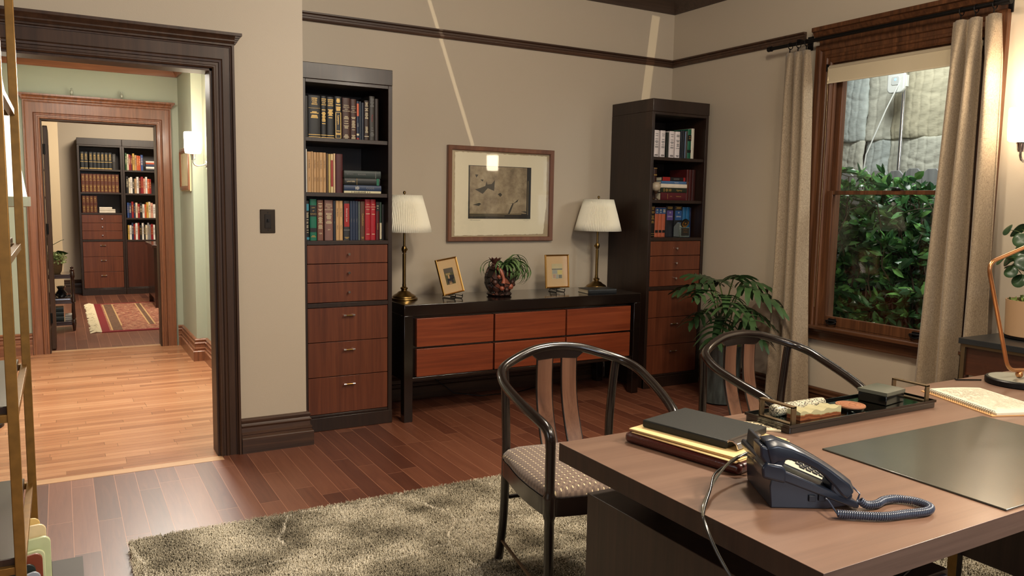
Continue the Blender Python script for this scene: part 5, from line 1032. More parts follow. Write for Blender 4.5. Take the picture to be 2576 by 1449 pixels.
# notebook
t = thing('spiral_notebook', 'open spiral notebook with printed pages on the desk', 'notebook', (2.688, 1.684, .75), math.atan2(-.311, -.117))
mb = MB(); nx, ny = 10, 10; vs = []
for layer in range(2):
    for i in range(nx+1):
        for j in range(ny+1):
            u = i/nx*.335; v = j/ny*.215; z = .010-.004*layer+.005*math.sin(j/ny*math.pi)*(.6+.4*math.sin(i*.5))
            vs.append((u, v, z if layer == 0 else .0035))
W_ = ny+1; off = (nx+1)*W_
fs = [(i*W_+j, (i+1)*W_+j, (i+1)*W_+j+1, i*W_+j+1) for i in range(nx) for j in range(ny)]
fs += [(i*W_, off+i*W_, off+(i+1)*W_, (i+1)*W_) for i in range(nx)]+[(i*W_+ny, (i+1)*W_+ny, off+(i+1)*W_+ny, off+i*W_+ny) for i in range(nx)]
fs += [(j, j+1, off+j+1, off+j) for j in range(ny)]+[(nx*W_+j, off+nx*W_+j, off+nx*W_+j+1, nx*W_+j+1) for j in range(ny)]
mb.add(vs, fs); mb.build('pages', mat('notebook_paper', (208, 200, 180), .8), t, w=False)
MB().box(-.004, .338, -.018, .216, .0005, .003).build('back_cover', mat('kraft_cover', (206, 158, 104), .7), t, w=False)
mb = MB()
for k in range(34):
    u = .008+k*.0096; mb.tube([(u+.0015*math.sin(a), -.006+.008*math.cos(a), .0085+.0075*math.sin(a)) for a in [q*math.pi/6 for q in range(12)]], .0008, 4, closed=True)
mb.build('spiral_wire', mat('dark_wire', (50, 44, 36), .35, .8), t, w=False)
mb = MB(); rnd = random.Random(3)
for k in range(20):
    v = .03+k*.0088; z = .0106+.005*math.sin(v/.215*math.pi)*1.0+.001; x = .03
    while x < .29:
        w_ = rnd.uniform(.006, .02); 
        if rnd.random() > .2: mb.box(x, x+w_, v, v+.0022, z, z+.0003)
        x += w_+.004
mb.build('text_lines', mat('faint_ink', (176, 168, 148), .8), t, w=False)

# desk lamp
t = thing('desk_lamp', 'bent copper desk lamp on a black round base', 'lamp', (3.1, 1.615, .75))
MB().lathe([(.108, 0), (.112, .004), (.112, .02), (.108, .024), (0, .024)], (3.13, 1.60, .7505), 48).build('base', BLK, t)
MB().lathe([(.1, 0), (.1, .0015), (0, .0015)], (3.13, 1.60, .7745), 48).build('base_plate', mat('pale_steel', (150, 150, 136), .25), t)
COP = mat('brushed_copper', (200, 144, 98), .34, 1)
cx_, cy_ = 3.13, 1.60
def bend(pts, r, n=6):
    out = [Vector(pts[0])]
    for i in range(1, len(pts)-1):
        p0, p1, p2 = Vector(pts[i-1]), Vector(pts[i]), Vector(pts[i+1]); a = (p0-p1).normalized(); b = (p2-p1).normalized(); q0 = p1+a*r; q2 = p1+b*r
        for k in range(n+1): s = k/n; out.append(q0*(1-s)**2+p1*2*s*(1-s)+q2*s*s)
    out.append(Vector(pts[-1])); return out
pth = bend([(3.30, 1.6, .778+.012), (3.05, 1.6, .812), (2.862, 1.6, 1.215), (3.22, 1.6, 1.30)], .045)
MB().tube(pth, .0072, 12).build('bent_arm', COP, t, smooth=60)
MB().lathe([(.013*math.sin(a), -.013*math.cos(a)) for a in [math.pi*k/12 for k in range(13)]], (3.13, 1.6, .7885), 18).build('ball', COP, t, smooth=60)
MB().lathe([(.02, .07), (.05, .05), (.07, 0), (.067, 0), (.047, .046), (.018, .066)], (3.27, 1.6, 1.22), 28).build('lamp_shade', COP, t, smooth=60)
tag(MB().tube([(3.06, 1.70, .7535), (3.0, 1.73, .7535), (2.97, 1.745, .7535), (2.985, 1.757, .7535)], .0028, 6).build('lamp_cord', BLK, None, loc=(3.0, 1.73, .75)), 'short dark lamp cord behind the desk lamp base', 'cord')

# telephone
NAVY = mat('navy_plastic', (26, 33, 46), .3, spec=.5, coat=.15); NAVD = mat('dark_navy_plastic', (24, 28, 38), .4)
t = thing('desk_telephone', 'navy blue corded office telephone on the desk', 'telephone', (1.315, 1.150, .75), R(-30)); t.scale = (.84, .97, .98)
# local: x back -> nose, y width, z up
w_ = .20
MB().prism([(0, .0), (.145, .0), (.215, .012), (.2, .016), (.0, .074), (-.006, .05)], (0, .008, 0), (1, 0, 0), (0, 0, 1), (0, w_-.016, 0)).build('foot_wedge', NAVY, t, w=False, bevel=.003)
deck = [(-.022, .092), (-.014, .076), (.21, .006), (.222, .005), (.225, .012), (.216, .022), (.0, .099), (-.018, .101)]
MB().prism(deck, (0, 0, 0), (1, 0, 0), (0, 0, 1), (0, w_, 0)).build('body', NAVY, t, w=False, bevel=.006, seg=3)
sl = math.atan2(-(.099-.022), .216); TD = Matrix.Translation((0, 0, .099)) @ Matrix.Rotation(-sl, 4, 'Y')
MB().box(.012, .2, .075, w_-.012, .0005, .003, T=TD).build('face_panel', mat('pale_label_plastic', (196, 190, 170), .4), t, w=False, bevel=.001)
mb = MB()
for i in range(4):
    for j in range(3): mb.prism(rrect(.014, .011, .003, 3), (.118+i*.019, .098+j*.026, 0.003), (1, 0, 0), (0, 1, 0), (0, 0, .004), T=TD)
mb.build('keypad', NAVD, t, w=False, bevel=.0008)
mb = MB(); keys = [['1', '4', '7', '*'], ['2', '5', '8', '0'], ['3', '6', '9', '#']]
for i in range(4):
    for j in range(3): mb.text(keys[2-j][i], .009, (.118+i*.019, .098+j*.026, .0074), (0, -1, 0), (-1, 0, 0), T=TD)
mb.build('key_numbers', INK['white'], t, w=False)
MB().box(.02, .062, .085, w_-.022, .003, .006, T=TD).build('display', mat('lcd_grey', (150, 152, 140), .2), t, w=False, bevel=.001)
MB().prism([(0, 0), (.004, .035), (.012, .036), (.014, 0)], (-.012, .078, .096), (1, 0, 0), (0, 0, 1), (0, .105, 0)).build('display_hood', NAVY, t, w=False, bevel=.002)
# cradle cup
MB().prism([(-.03, .072), (.03, .06), (.03, .092), (.018, .102), (-.02, .108), (-.034, .097)], (0, -.006, 0), (1, 0, 0), (0, 0, 1), (0, .068, 0)).build('cradle', NAVY, t, w=False, bevel=.006, seg=3)
# handset arch
hs = MB(); path = [(-.016, .124), (.006, .131), (.04, .128), (.075, .118), (.11, .103), (.14, .086), (.165, .068), (.187, .051), (.2, .037)]
th = [.03, .026, .017, .013, .012, .0135, .017, .021, .016]; ring = []
for k, ((x, z), q) in enumerate(zip(path, th)):
    nxt = path[min(k+1, len(path)-1)]; prv = path[max(k-1, 0)]; d = Vector((nxt[0]-prv[0], 0, nxt[1]-prv[1])).normalized(); nn = Vector((-d.z, 0, d.x)); hw = .026 if 2 <= k <= 5 else .031
    for a, b in ((-1, -.8), (-.8, -1), (.8, -1), (1, -.8), (1, .5), (.6, 1), (-.6, 1), (-1, .5)): ring.append(Vector((x, .028+a*hw, z))+nn*b*q)
m8 = 8; fs = [(k*m8+i, k*m8+(i+1) % m8, (k+1)*m8+(i+1) % m8, (k+1)*m8+i) for k in range(len(path)-1) for i in range(m8)]+[tuple(reversed(range(m8))), tuple((len(path)-1)*m8+i for i in range(m8))]
hs.add(ring, fs)
h = hs.build('handset', NAVY, t, w=False, bevel=.003, seg=2, smooth=50)
MB().prism([(-.038, .146), (-.036, .118), (-.01, .086), (.022, .092), (.032, .115), (.012, .133)], (0, .0, 0), (1, 0, 0), (0, 0, 1), (0, .058, 0)).build('earpiece', NAVY, h, w=False, bevel=.006, seg=3)
MB().prism([(.152, .084), (.148, .046), (.168, .026), (.2, .020), (.208, .034), (.194, .054)], (0, .0, 0), (1, 0, 0), (0, 0, 1), (0, .058, 0)).build('mouthpiece', NAVY, h, w=False, bevel=.006, seg=3)
mb = MB().box(.095, .112, .003, .01, .018, .032).box(.12, .15, .003, .01, .02, .036); mb.build('side_ports', NAVD, t, w=False, bevel=.001)
# coil cord
Tm = rot3(R(-30), (1.315, 1.150, .75)) @ Matrix.Diagonal((.84, .97, .98, 1))
ctrl = [Vector((1.425, 1.038, .775)), Vector((1.43, 1.022, .760)), Vector((1.47, 1.0, .7605)), Vector((1.53, .984, .7605)), Vector((1.585, .972, .7605)), Vector((1.616, .985, .7605)), Vector((1.618, 1.02, .7605)), Vector((1.595, 1.048, .7605)), Vector((1.56, 1.055, .7605)), Vector((1.525, 1.048, .7605)), Vector((1.498, 1.055, .7615)), Vector((1.485, 1.062, .772))]
ctrl[0] = Tm @ Vector((.135, .0, .028)); ctrl[1] = Vector((1.398, 1.050, .7615))
def cat_rom(P, m):
    out = []
    for i in range(len(P)-1):
        p0, p1, p2, p3 = P[max(i-1, 0)], P[i], P[i+1], P[min(i+2, len(P)-1)]
        for k in range(m):
            s = k/m; out.append(.5*((2*p1)+(p2-p0)*s+(2*p0-5*p1+4*p2-p3)*s*s+(3*p1-p0-3*p2+p3)*s**3))
    out.append(P[-1]); return out
cen = cat_rom(ctrl[1:], 60); Ls = [0]
for i in range(1, len(cen)): Ls.append(Ls[-1]+(cen[i]-cen[i-1]).length)
tot = Ls[-1]; turns = int(tot/.0047); pts = []; j = 0; NP = turns*12
for k in range(NP+1):
    s = tot*k/NP
    while j < len(Ls)-2 and Ls[j+1] < s: j += 1
    f_ = (s-Ls[j])/max(1e-9, Ls[j+1]-Ls[j]); c0 = cen[j].lerp(cen[j+1], f_); d = (cen[min(j+1, len(cen)-1)]-cen[j]).normalized(); up = Vector((0, 0, 1)); sd = d.cross(up).normalized(); up = sd.cross(d)
    a = 2*math.pi*k/12; pts.append(c0+(sd*math.cos(a)+up*math.sin(a))*.0072)
mb = MB().tube(pts, .0021, 6)
mb.tube([ctrl[0], ctrl[0]+Vector((.003, -.006, -.004)), ctrl[1]+Vector((-.004, .0, .004)), pts[0]], .002, 6)
hp = Tm @ Vector((.2, .03, .045)); mb.tube([pts[-1], Vector((1.487, 1.064, .785)), (hp+Vector((1.487, 1.064, .80)))/2, hp], .002, 6)
tag(mb.build('coiled_cord', mat('cord_blue', (56, 64, 82), .3, coat=.3), None, loc=(1.5, 1.02, .76), smooth=60), 'coiled blue grey handset cord lying beside the telephone', 'cord')
# loose cables over the desk edge
P1 = [Vector(q) for q in ((1.452, 1.31, .775), (1.43, 1.335, .80), (1.37, 1.325, .80), (1.29, 1.29, .785), (1.225, 1.25, .77), (1.165, 1.205, .757), (1.148, 1.17, .73), (1.145, 1.12, .68), (1.15, 1.06, .63), (1.17, .98, .585), (1.24, .90, .54), (1.33, .86, .5))]
tag(MB().tube(cat_rom(P1, 12), .0032, 8).build('phone_cable', mat('clear_grey_cable', (88, 84, 74), .15, coat=.5), None, loc=(1.2, 1.2, .75), smooth=60), 'translucent grey cable looping over the desk edge', 'cable')
P2 = [q+Vector((.004*math.sin(i*1.7), .004*math.cos(i*2.1), .006*math.sin(i*2.3)+.002)) for i, q in enumerate(P1)]
tag(MB().tube(cat_rom(P2, 12), .0028, 8).build('phone_cable', mat('black_cable', (24, 22, 20), .25, coat=.4), None, loc=(1.2, 1.2, .75), smooth=60), 'black cable twisted with the grey one over the desk edge', 'cable')
t = thing('floor_cables', 'black cables hanging under the desk front', 'cable', (1.5, .95, .5)); MB().tube(cat_rom([Vector(q) for q in ((1.33, .86, .5), (1.45, .93, .61), (1.53, .99, .605), (1.62, 1.02, .605), (1.69, 1.05, .6))], 10), .004, 8).build('cable', BLK, t)

# ------------------------------------------------------------------ chairs
CHW = mat('dark_lacquered_wood', (24, 16, 13), .24, coat=.45, var=.15, vscale=12)
SPL = wood('brown_splat_wood', (84, 56, 42), (110, 76, 58), (130, 94, 72), 'z', .22, .6, .5)
FAB = bpy.data.materials.new('dotted_upholstery'); FAB.use_nodes = True; N = FAB.node_tree.nodes; L = FAB.node_tree.links; p = N['Principled BSDF']; p.inputs['Roughness'].default_value = .85; p.inputs['Sheen Weight'].default_value = .25
tc = N.new('ShaderNodeTexCoord'); ck = N.new('ShaderNodeTexChecker'); ck.inputs['Scale'].default_value = 1/.0105; ck.inputs['Color1'].default_value = srgb((126, 106, 92)); ck.inputs['Color2'].default_value = srgb((104, 86, 76))
mp = N.new('ShaderNodeMapping'); mp.inputs['Scale'].default_value = (1, 1, 0); mp.inputs['Location'].default_value = (0, 0, .001); L.new(tc.outputs['Object'], mp.inputs[0]); L.new(mp.outputs[0], ck.inputs[0])
sc = N.new('ShaderNodeVectorMath'); sc.operation = 'SCALE'; sc.inputs[3].default_value = 1/.021; L.new(mp.outputs[0], sc.inputs[0])
fr_ = N.new('ShaderNodeVectorMath'); fr_.operation = 'FRACTION'; L.new(sc.outputs[0], fr_.inputs[0]); sb = N.new('ShaderNodeVectorMath'); sb.operation = 'SUBTRACT'; sb.inputs[1].default_value = (.5, .5, 0); L.new(fr_.outputs[0], sb.inputs[0])
ab = N.new('ShaderNodeVectorMath'); ab.operation = 'ABSOLUTE'; L.new(sb.outputs[0], ab.inputs[0]); se = N.new('ShaderNodeSeparateXYZ'); L.new(ab.outputs[0], se.inputs[0])
l1 = N.new('ShaderNodeMath'); l1.operation = 'LESS_THAN'; l1.inputs[1].default_value = .09; L.new(se.outputs[0], l1.inputs[0]); l2 = N.new('ShaderNodeMath'); l2.operation = 'LESS_THAN'; l2.inputs[1].default_value = .17; L.new(se.outputs[1], l2.inputs[0])
mm = N.new('ShaderNodeMath'); mm.operation = 'MULTIPLY'; L.new(l1.outputs[0], mm.inputs[0]); L.new(l2.outputs[0], mm.inputs[1])
mx = N.new('ShaderNodeMix'); mx.data_type = 'RGBA'; L.new(mm.outputs[0], mx.inputs[0]); L.new(ck.outputs[0], mx.inputs[6]); mx.inputs[7].default_value = srgb((232, 212, 170)); L.new(mx.outputs[2], p.inputs['Base Color'])
def make_chair(label):
    t = thing('armchair', label, 'chair', (0, 0, 0), group='horseshoe back armchairs facing the desk')
    wr, yr, wf, yf = .228, .222, .238, -.215
    half = [(wf, yf, .60), (wf+.002, yf+.002, .635), (wf+.006, yf+.018, .660), (wf+.016, yf+.055, .678), (wf+.034, yf+.15, .705), (wf+.046, yf+.27, .738), (wf+.04, .13, .764), (wf+.01, .19, .785), (.18, .232, .808), (.11, .255, .828), (.05, .265, .836)]
    full = [Vector((-x, y, z)) for x, y, z in half]+[Vector((0, .268, .838))]+[Vector(q) for q in reversed(half)]
    n_ = len(full); rs = [.0165]*n_
    for k in range(n_):
        d = abs(k-(n_-1)/2)/((n_-1)/2); rs[k] = .0185 if d < .4 else .0165
    sp_ = cat_rom(full, 6); MB().tube(sp_, [.0175]*len(sp_), 12).build('arm_rail', CHW, t, w=False, smooth=70)
    c = MB(); ys = lambda x: .266-.6*x*x; pts = []
    n2 = 14; vs = []
    for k in range(n2+1):
        x = -.115+.23*k/n2; e = min(k, n2-k)/2.0; low = .838-.016-.030*min(1, e); y = ys(x); zt = .838-.35*x*x
        vs += [(x, y-.009, zt), (x, y+.009, zt), (x, y+.009, low-.35*x*x), (x, y-.009, low-.35*x*x)]
    c.add(vs, [(k*4+i, k*4+(i+1) % 4, (k+1)*4+(i+1) % 4, (k+1)*4+i) for k in range(n2) for i in range(4)]+[(3, 2, 1, 0), (n2*4, n2*4+1, n2*4+2, n2*4+3)])
    c.build('crest_piece', CHW, t, w=False, bevel=.003, smooth=40)
    for sx in (-1, 1):
        vs = []; m_ = 12
        for k in range(m_+1):
            s = k/m_; z = .795-(.795-.445)*s; y = .262-.085*s+.03*math.sin(s*math.pi)-.03*s*0; xc = sx*(.051+.004*s)
            for dx, dy in ((-.030, -.005), (.030, -.005), (.030, .005), (-.030, .005)): vs.append((xc+dx, y+dy, z))
        mb = MB(); mb.add(vs, [(k*4+i, k*4+(i+1) % 4, (k+1)*4+(i+1) % 4, (k+1)*4+i) for k in range(m_) for i in range(4)]+[(3, 2, 1, 0), (m_*4, m_*4+1, m_*4+2, m_*4+3)])
        mb.build('back_splat', SPL, t, w=False, bevel=.001, smooth=50)
        vs = [(v[0], v[1], v[2]) for v in vs]; ed = MB()
        for q in (-.0315, .0315):
            ed.tube([(sx*(.051+.004*(k/m_))+q, .262-.085*(k/m_)+.03*math.sin(k/m_*math.pi), .795-.35*k/m_) for k in range(m_+1)], .0042, 6)
        ed.build('splat_edge', CHW, t, w=False)
        MB().tube(cat_rom([Vector(q) for q in ((sx*(wr+.006), yr-.004, .776), (sx*wr, yr+.0, .70), (sx*(wr-.008), yr+.006, .55), (sx*(wr-.01), yr+.006, .43), (sx*(wr-.008), yr+.016, .2), (sx*(wr-.0), yr+.045, 0))], 6), [.0165]*31, 12, sx=1).build('leg', CHW, t, w=False, smooth=70)
        fl = cat_rom([Vector(q) for q in ((sx*wf, yf, .615), (sx*wf, yf, .52), (sx*wf, yf, .44), (sx*wf, yf, .40), (sx*(wf-.002), yf+.002, .33), (sx*(wf-.004), yf+.002, .0))], 6)
        MB().tube(fl, [.017 if q.z > .45 else (.022 if q.z > .36 else .0165) for q in fl], 12).build('leg', CHW, t, w=False, smooth=70)
        MB().tube([(sx*(wr-.004), yr+.03, .10), (sx*(wf-.004), yf+.004, .085)], .0065, 8).build('stretcher', mat('bronze_rod', (84, 62, 40), .35, .4), t, w=False)
    # seat frame follows a bowed outline
    def outline(o_):
        pts = []
        for a, b in ((-1, 1), (-1, -1), (1, -1), (1, 1)): pass
        L_ = [(-wr+.0, yr-.0), (-wr-.02, yr-.1), (-wr-.032, 0), (-wf-.02, -.13), (-wf, yf), (-.13, yf-.022), (0, yf-.03), (.13, yf-.022), (wf, yf), (wf+.02, -.13), (wr+.032, 0), (wr+.02, yr-.1), (wr, yr), (.1, yr+.012), (-.1, yr+.012)]
        return [(x*o_, y*o_) for x, y in L_]
    def curve(P): 
        Q = [Vector((x, y, 0)) for x, y in P]; n = len(Q); out = []
        for i in range(n):
            p0, p1, p2, p3 = Q[i-1], Q[i], Q[(i+1) % n], Q[(i+2) % n]
            for k in range(4): s = k/4; out.append(.5*((2*p1)+(p2-p0)*s+(2*p0-5*p1+4*p2-p3)*s*s+(3*p1-p0-3*p2+p3)*s**3))
        return out
    oc = curve(outline(1.0)); n_ = len(oc)
    mb = MB(); inn = [q*.9 for q in oc]
    vs = [(q.x, q.y, .432) for q in oc]+[(q.x, q.y, .372) for q in oc]+[(q.x, q.y, .372) for q in inn]+[(q.x, q.y, .432) for q in inn]
    mb.add(vs, [(r_*n_+i, r_*n_+(i+1) % n_, ((r_+1) % 4)*n_+(i+1) % n_, ((r_+1) % 4)*n_+i) for r_ in range(4) for i in range(n_)]); mb.build('seat_frame', CHW, t, w=False, smooth=40)
    mb = MB(); vs = []; prof = [(.985, .433), (1.0, .442), (.99, .454), (.95, .466), (.88, .475), (.75, .484), (.5, .492), (.25, .496)]
    for s, z in prof: vs += [(q.x*s, q.y*s, z) for q in oc]
    vs.append((0, 0, .497)); K_ = len(prof)
    mb.add(vs, [(r_*n_+i, r_*n_+(i+1) % n_, (r_+1)*n_+(i+1) % n_, (r_+1)*n_+i) for r_ in range(K_-1) for i in range(n_)]+[((K_-1)*n_+i, (K_-1)*n_+(i+1) % n_, K_*n_) for i in range(n_)]+[tuple(reversed(range(n_)))])
    mb.build('seat_cushion', FAB, t, w=False, smooth=70)
    MB().tube([(-wr, yr+.02, .27), (wr, yr+.02, .27)], .008, 8).build('stretcher', CHW, t, w=False)
    return t
ch = make_chair('dark horseshoe armchair with dotted seat, nearer the doorway'); ch.location = (1.615, 2.27, .012); ch.rotation_euler = (0, 0, -.14)
c2 = copy_tree(ch); c2['label'] = 'dark horseshoe armchair nearer the window behind the desk tray'; c2.location = (2.53, 2.19, .012); c2.rotation_euler = (0, 0, -.066)

# ------------------------------------------------------------------ floor plant
def lobed_leaf(mb, base_, az, el, size, droop, rnd):
    """deeply lobed leaf: midrib from base along az, finger lobes each side"""
    d = Vector((math.cos(az)*math.cos(el), math.sin(az)*math.cos(el), math.sin(el))); side = Vector((-math.sin(az), math.cos(az), 0)); up = side.cross(d)*-1
    def mid(s): return base_+d*size*s+Vector((0, 0, -1))*droop*size*s*s
    m_ = 9; vs = []; ws = []
    for k in range(m_+1):
        s = k/m_; w = size*(.15*(1-s)**.8+.03 if k < m_ else .0)+.002; q = mid(s); vs += [q+side*w, q, q-side*w]
    mb.add(vs, [f for k in range(m_) for f in ((k*3, k*3+1, k*3+4, k*3+3), (k*3+1, k*3+2, k*3+5, k*3+4))])
    nl = 6
    for k in range(nl):
        s = .04+k*.155; ang = R(112-13*k); L_ = size*(.34+.34*math.sin(math.pi*(k+1.4)/(nl+1.6)))*rnd.uniform(.9, 1.08)
        for sg in (1, -1):
            b0 = mid(s); dd = d*math.cos(ang)+side*sg*math.sin(ang); vs = []; n_ = 7
            pw = d*math.sin(ang)-side*sg*math.cos(ang)
            for j in range(n_+1):
                u = j/n_; c0 = b0+dd*L_*u+d*L_*.18*u*u+Vector((0, 0, -1))*L_*(.10+droop*.75)*u*u+up*L_*.07*math.sin(u*3.1)
                w = size*.072*(1.15-.5*u+.35*math.sin(math.pi*min(1, u*1.05)))*(1 if j < n_ else .3)*(1+.16*math.sin(j*2.4+k*1.3+sg))
                vs += [c0+pw*w, c0-up*w*.18, c0-pw*w]
            mb.add(vs, [f for j in range(n_) for f in ((j*3, j*3+1, j*3+4, j*3+3), (j*3+1, j*3+2, j*3+5, j*3+4))])
t = thing('split_leaf_plant', 'large split leaf philodendron between the corner bookcase and curtain', 'plant', (4.1, 4.1, 0))
PH = [leafmat('philodendron_leaf', (48, 72, 42), (74, 102, 58), .38), leafmat('philodendron_leaf_dark', (30, 50, 28), (50, 76, 40), .35)]
rnd = random.Random(14); PX, PY = 4.08, 4.10
hub = Vector((PX, PY, .42))
lv = [(-2.35, .12, .24, .55, (3.93, 3.93, .80), 0), (-.9, .0, .26, .75, (4.08, 3.93, .86), 0), (-1.6, -.05, .25, .5, (4.0, 3.95, .74), 0), (2.6, .1, .22, .5, (3.95, 4.12, .86), 1), (-2.9, .2, .23, .5, (3.90, 4.05, .82), 0), (-.25, .15, .20, .6, (4.14, 3.98, .88), 0),
      (.9, .2, .2, .5, (4.12, 4.2, .86), 1), (-2.0, .45, .2, .4, (4.06, 4.0, .90), 0), (-1.2, -.3, .2, .6, (4.1, 3.95, .62), 1), (-2.6, -.2, .22, .6, (3.95, 3.98, .64), 1), (3.1, -.1, .2, .5, (3.96, 4.1, .68), 1), (-.6, -.3, .18, .5, (4.16, 3.95, .70), 1), (1.9, .4, .2, .4, (4.02, 4.16, .88), 1)]
for k, (az, el, sz, dr, b, mi) in enumerate(lv):
    b = Vector(b); s0 = Vector((PX+rnd.uniform(-.04, .04), PY+rnd.uniform(-.04, .04), .40)); midp = (s0+b)/2+Vector((0, 0, .08))
    MB().tube(cat_rom([s0, midp, b], 6), .0045, 6).build('stalk', mat('green_stalk', (74, 92, 46), .4), t)
    mb = MB(); lobed_leaf(mb, b, az, el, sz, dr, rnd); mb.build('leaf', PH[mi], t, smooth=80)
MB().lathe([(0, 0), (.03, .01), (.04, .03), (0, .05)], (PX, PY, .395), 12).build('crown', M['green_stalk'], t)
t = thing('planter', 'tall dark grey ribbed planter behind the right armchair', 'planter', (PX, PY, 0))
PLM = mat('slate_glaze', (62, 70, 68), .3, var=.5, vscale=14, vstretch=(3, 3, .6), coat=.3)
MB().lathe([(.10, .0), (.125, .01), (.135, .2), (.14, .40), (.143, .42), (.13, .42), (.12, .385), (0, .385)], (PX, PY, 0), 48, wob=lambda a, z: 1+.015*math.cos(16*a)).build('pot', PLM, t, smooth=60)
mb = MB(); P = [Vector((PX+rnd.uniform(-.1, .1), PY+rnd.uniform(-.1, .1), .39+rnd.uniform(0, .03))) for _ in range(260)]; leaves(mb, P, [Vector((rnd.uniform(-1, 1), rnd.uniform(-1, 1), rnd.uniform(0, 1))) for _ in P], [.03]*260, [.014]*260, rnd)
mb.build('moss', leafmat('green_moss', (96, 116, 52), (150, 160, 84), .8), t)

# ------------------------------------------------------------------ side table with round leaf plant
t = thing('side_table', 'narrow black topped table with brass edge near the window', 'side table', (4.1, 1.9, 0))
MB().box(3.815, 4.375, 1.0, 2.245, .752, .78).build('top', mat('charcoal_stone', (34, 36, 38), .35, var=.1), t, bevel=.002)
MB().box(3.825, 4.37, 1.01, 2.235, .738, .752).build('brass_band', HB, t)
MB().box(3.84, 4.36, 1.03, 2.215, .60, .738).build('apron', wood('apron_wood', (52, 26, 16), (70, 36, 22), (86, 46, 28), 'y', .35, .2), t)
for (x, y) in ((3.825, 2.215), (4.35, 2.215), (3.825, 1.01), (4.35, 1.01)):
    MB().box(x, x+.02, y, y+.02, 0, .738).build('leg', HB, t); MB().box(x+.004, x+.03, y-.012, y, 0, .6).build('leg_inset', TW, t)
QX, QY = 4.13, 2.06
t = thing('round_leaf_plant', 'pilea with round dark leaves in a tan pot by the sconce', 'plant', (QX, QY, .78))
MB().lathe([(.0, 0), (.125, .0), (.13, .004), (.13, .012), (0, .012)], (QX, QY, .7805), 40).build('saucer', BLK, t)
MB().lathe([(.118, 0), (.124, .004), (.13, .17), (.131, .178), (.124, .178), (.118, .15), (0, .15)], (QX, QY, .793), 48).build('pot', mat('tan_ceramic', (176, 142, 108), .35), t)
mb = MB(); P = [Vector((QX+rnd.uniform(-.1, .1), QY+rnd.uniform(-.1, .1), .945+rnd.uniform(0, .025))) for _ in range(220)]; leaves(mb, P, [Vector((rnd.uniform(-1, 1), rnd.uniform(-1, 1), rnd.uniform(0, 1))) for _ in P], [.03]*220, [.014]*220, rnd); mb.build('moss', M['green_moss'], t)
mb = MB(); tips = []
for k, (dx, dy, h) in enumerate([(-.04, .03, .34), (.02, .0, .42), (-.02, -.05, .36), (.05, .04, .3), (-.005, .05, .26)]):
    pts = cat_rom([Vector((QX, QY, .95)), Vector((QX+dx*.8, QY+dy*.8, 1.02)), Vector((QX+dx*1.2, QY+dy*1.2, .95+h*.6)), Vector((QX+dx*1.3, QY+dy*1.3, .95+h))], 5)
    mb.tube(pts, [.014*(1-.045*i) for i in range(len(pts))], 8); tips += [pts[i] for i in (7, 10, 12, 14, 15)]
mb.lathe([(0, -.01), (.045, 0), (.04, .03), (.015, .05), (0, .05)], (QX, QY, .95), 14)
mb.build('stems', mat('tan_bark', (120, 92, 62), .8, bump=.4), t)
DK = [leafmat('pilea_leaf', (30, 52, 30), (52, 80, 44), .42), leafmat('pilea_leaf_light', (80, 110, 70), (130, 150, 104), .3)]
st = MB()
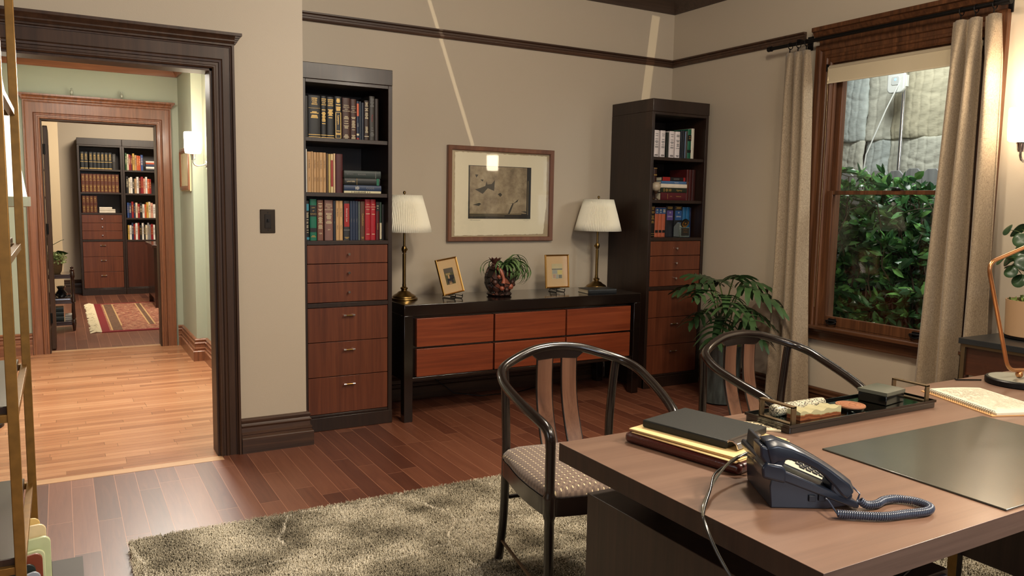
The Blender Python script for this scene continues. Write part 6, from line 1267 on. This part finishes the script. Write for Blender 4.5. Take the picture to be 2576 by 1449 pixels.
for k in range(58):
    b = rnd.choice(tips); az = rnd.uniform(0, 2*math.pi); el = rnd.uniform(-.2, 1.0); l = rnd.uniform(.05, .13); c0 = b+Vector((math.cos(az)*math.cos(el), math.sin(az)*math.cos(el), math.sin(el)))*l
    if c0.x > 4.36: c0.x = 4.36
    st.tube([b, (b+c0)/2+Vector((0, 0, .012)), c0], .0018, 5)
    nn = Vector((math.cos(az)*.8+rnd.uniform(-.3, .3)-.25, math.sin(az)*.8+rnd.uniform(-.3, .3)-.25, .6)).normalized(); u = nn.cross(Vector((.2, .3, 1))).normalized(); v = nn.cross(u); r_ = rnd.uniform(.026, .043)
    vs = [c0]; m_ = 20
    for ring, (q, dz) in enumerate(((.5, .02), (.88, -.02), (1, -.12))):
        for i in range(m_): a = 2*math.pi*i/m_; vs.append(c0+u*r_*q*math.cos(a)+v*r_*q*math.sin(a)+nn*r_*(dz+.08*math.sin(2*a+k)))
    fs = [(0, 1+i, 1+(i+1) % m_) for i in range(m_)]+[(1+q*m_+i, 1+(q+1)*m_+i, 1+(q+1)*m_+(i+1) % m_, 1+q*m_+(i+1) % m_) for q in range(2) for i in range(m_)]
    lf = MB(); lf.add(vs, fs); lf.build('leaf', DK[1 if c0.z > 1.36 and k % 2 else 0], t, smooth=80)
st.build('petioles', M['green_stalk'], t)

# ------------------------------------------------------------------ stage lights that leak thin beams on the back wall
def slit_light(P, A, B, halfw, energy, label, d=1.0, cone=16):
    """a lamp at P with a two-leaf shutter; its gap throws a thin line from A to B on the wall"""
    P, A, B = Vector(P), Vector(A), Vector(B); mid_ = (A+B)/2; ax = (mid_-P).normalized(); al = (B-A); al = (al-ax*al.dot(ax)).normalized(); sd = ax.cross(al)
    dist = (mid_-P).length; half_l = (B-A).length/2*d/dist*1.0; g_ = halfw*d/dist
    t = thing('stage_light', label, 'light', P); c = P+ax*d
    for s in (-1, 1):
        a0 = c+sd*s*g_-al*.25; a1 = c+sd*s*g_+al*.25; b1 = c+sd*s*.25+al*.25; b0 = c+sd*s*.25-al*.25
        mb = MB(); mb.add([a0, a1, b1, b0, a0+ax*.002, a1+ax*.002, b1+ax*.002, b0+ax*.002], [(0, 1, 2, 3), (7, 6, 5, 4), (0, 4, 5, 1), (1, 5, 6, 2), (2, 6, 7, 3), (3, 7, 4, 0)]); mb.build('shutter', BLK, t)
        e0 = c+al*s*half_l; mb = MB(); mb.add([e0-sd*.25, e0+sd*.25, e0+sd*.25+al*s*.25, e0-sd*.25+al*s*.25], [(0, 1, 2, 3)]); o = mb.build('end_shutter', BLK, t); o.modifiers.new('s', 'SOLIDIFY').thickness = .002
    L_ = light('stage_beam', 'SPOT', P, energy, (1, .86, .6), .001, P+ax, spot=R(cone), blend=.05); return t
slit_light((3.4, -.6, 2.75), (2.175, 5.15, 2.98), (2.60, 5.15, 1.80), .013, 330, 'black shuttered lamp high behind the camera, right')
slit_light((.6, -.4, 2.75), (4.235, 5.15, 2.915), (4.115, 5.15, 1.9), .034, 400, 'black shuttered lamp high behind the camera, left')
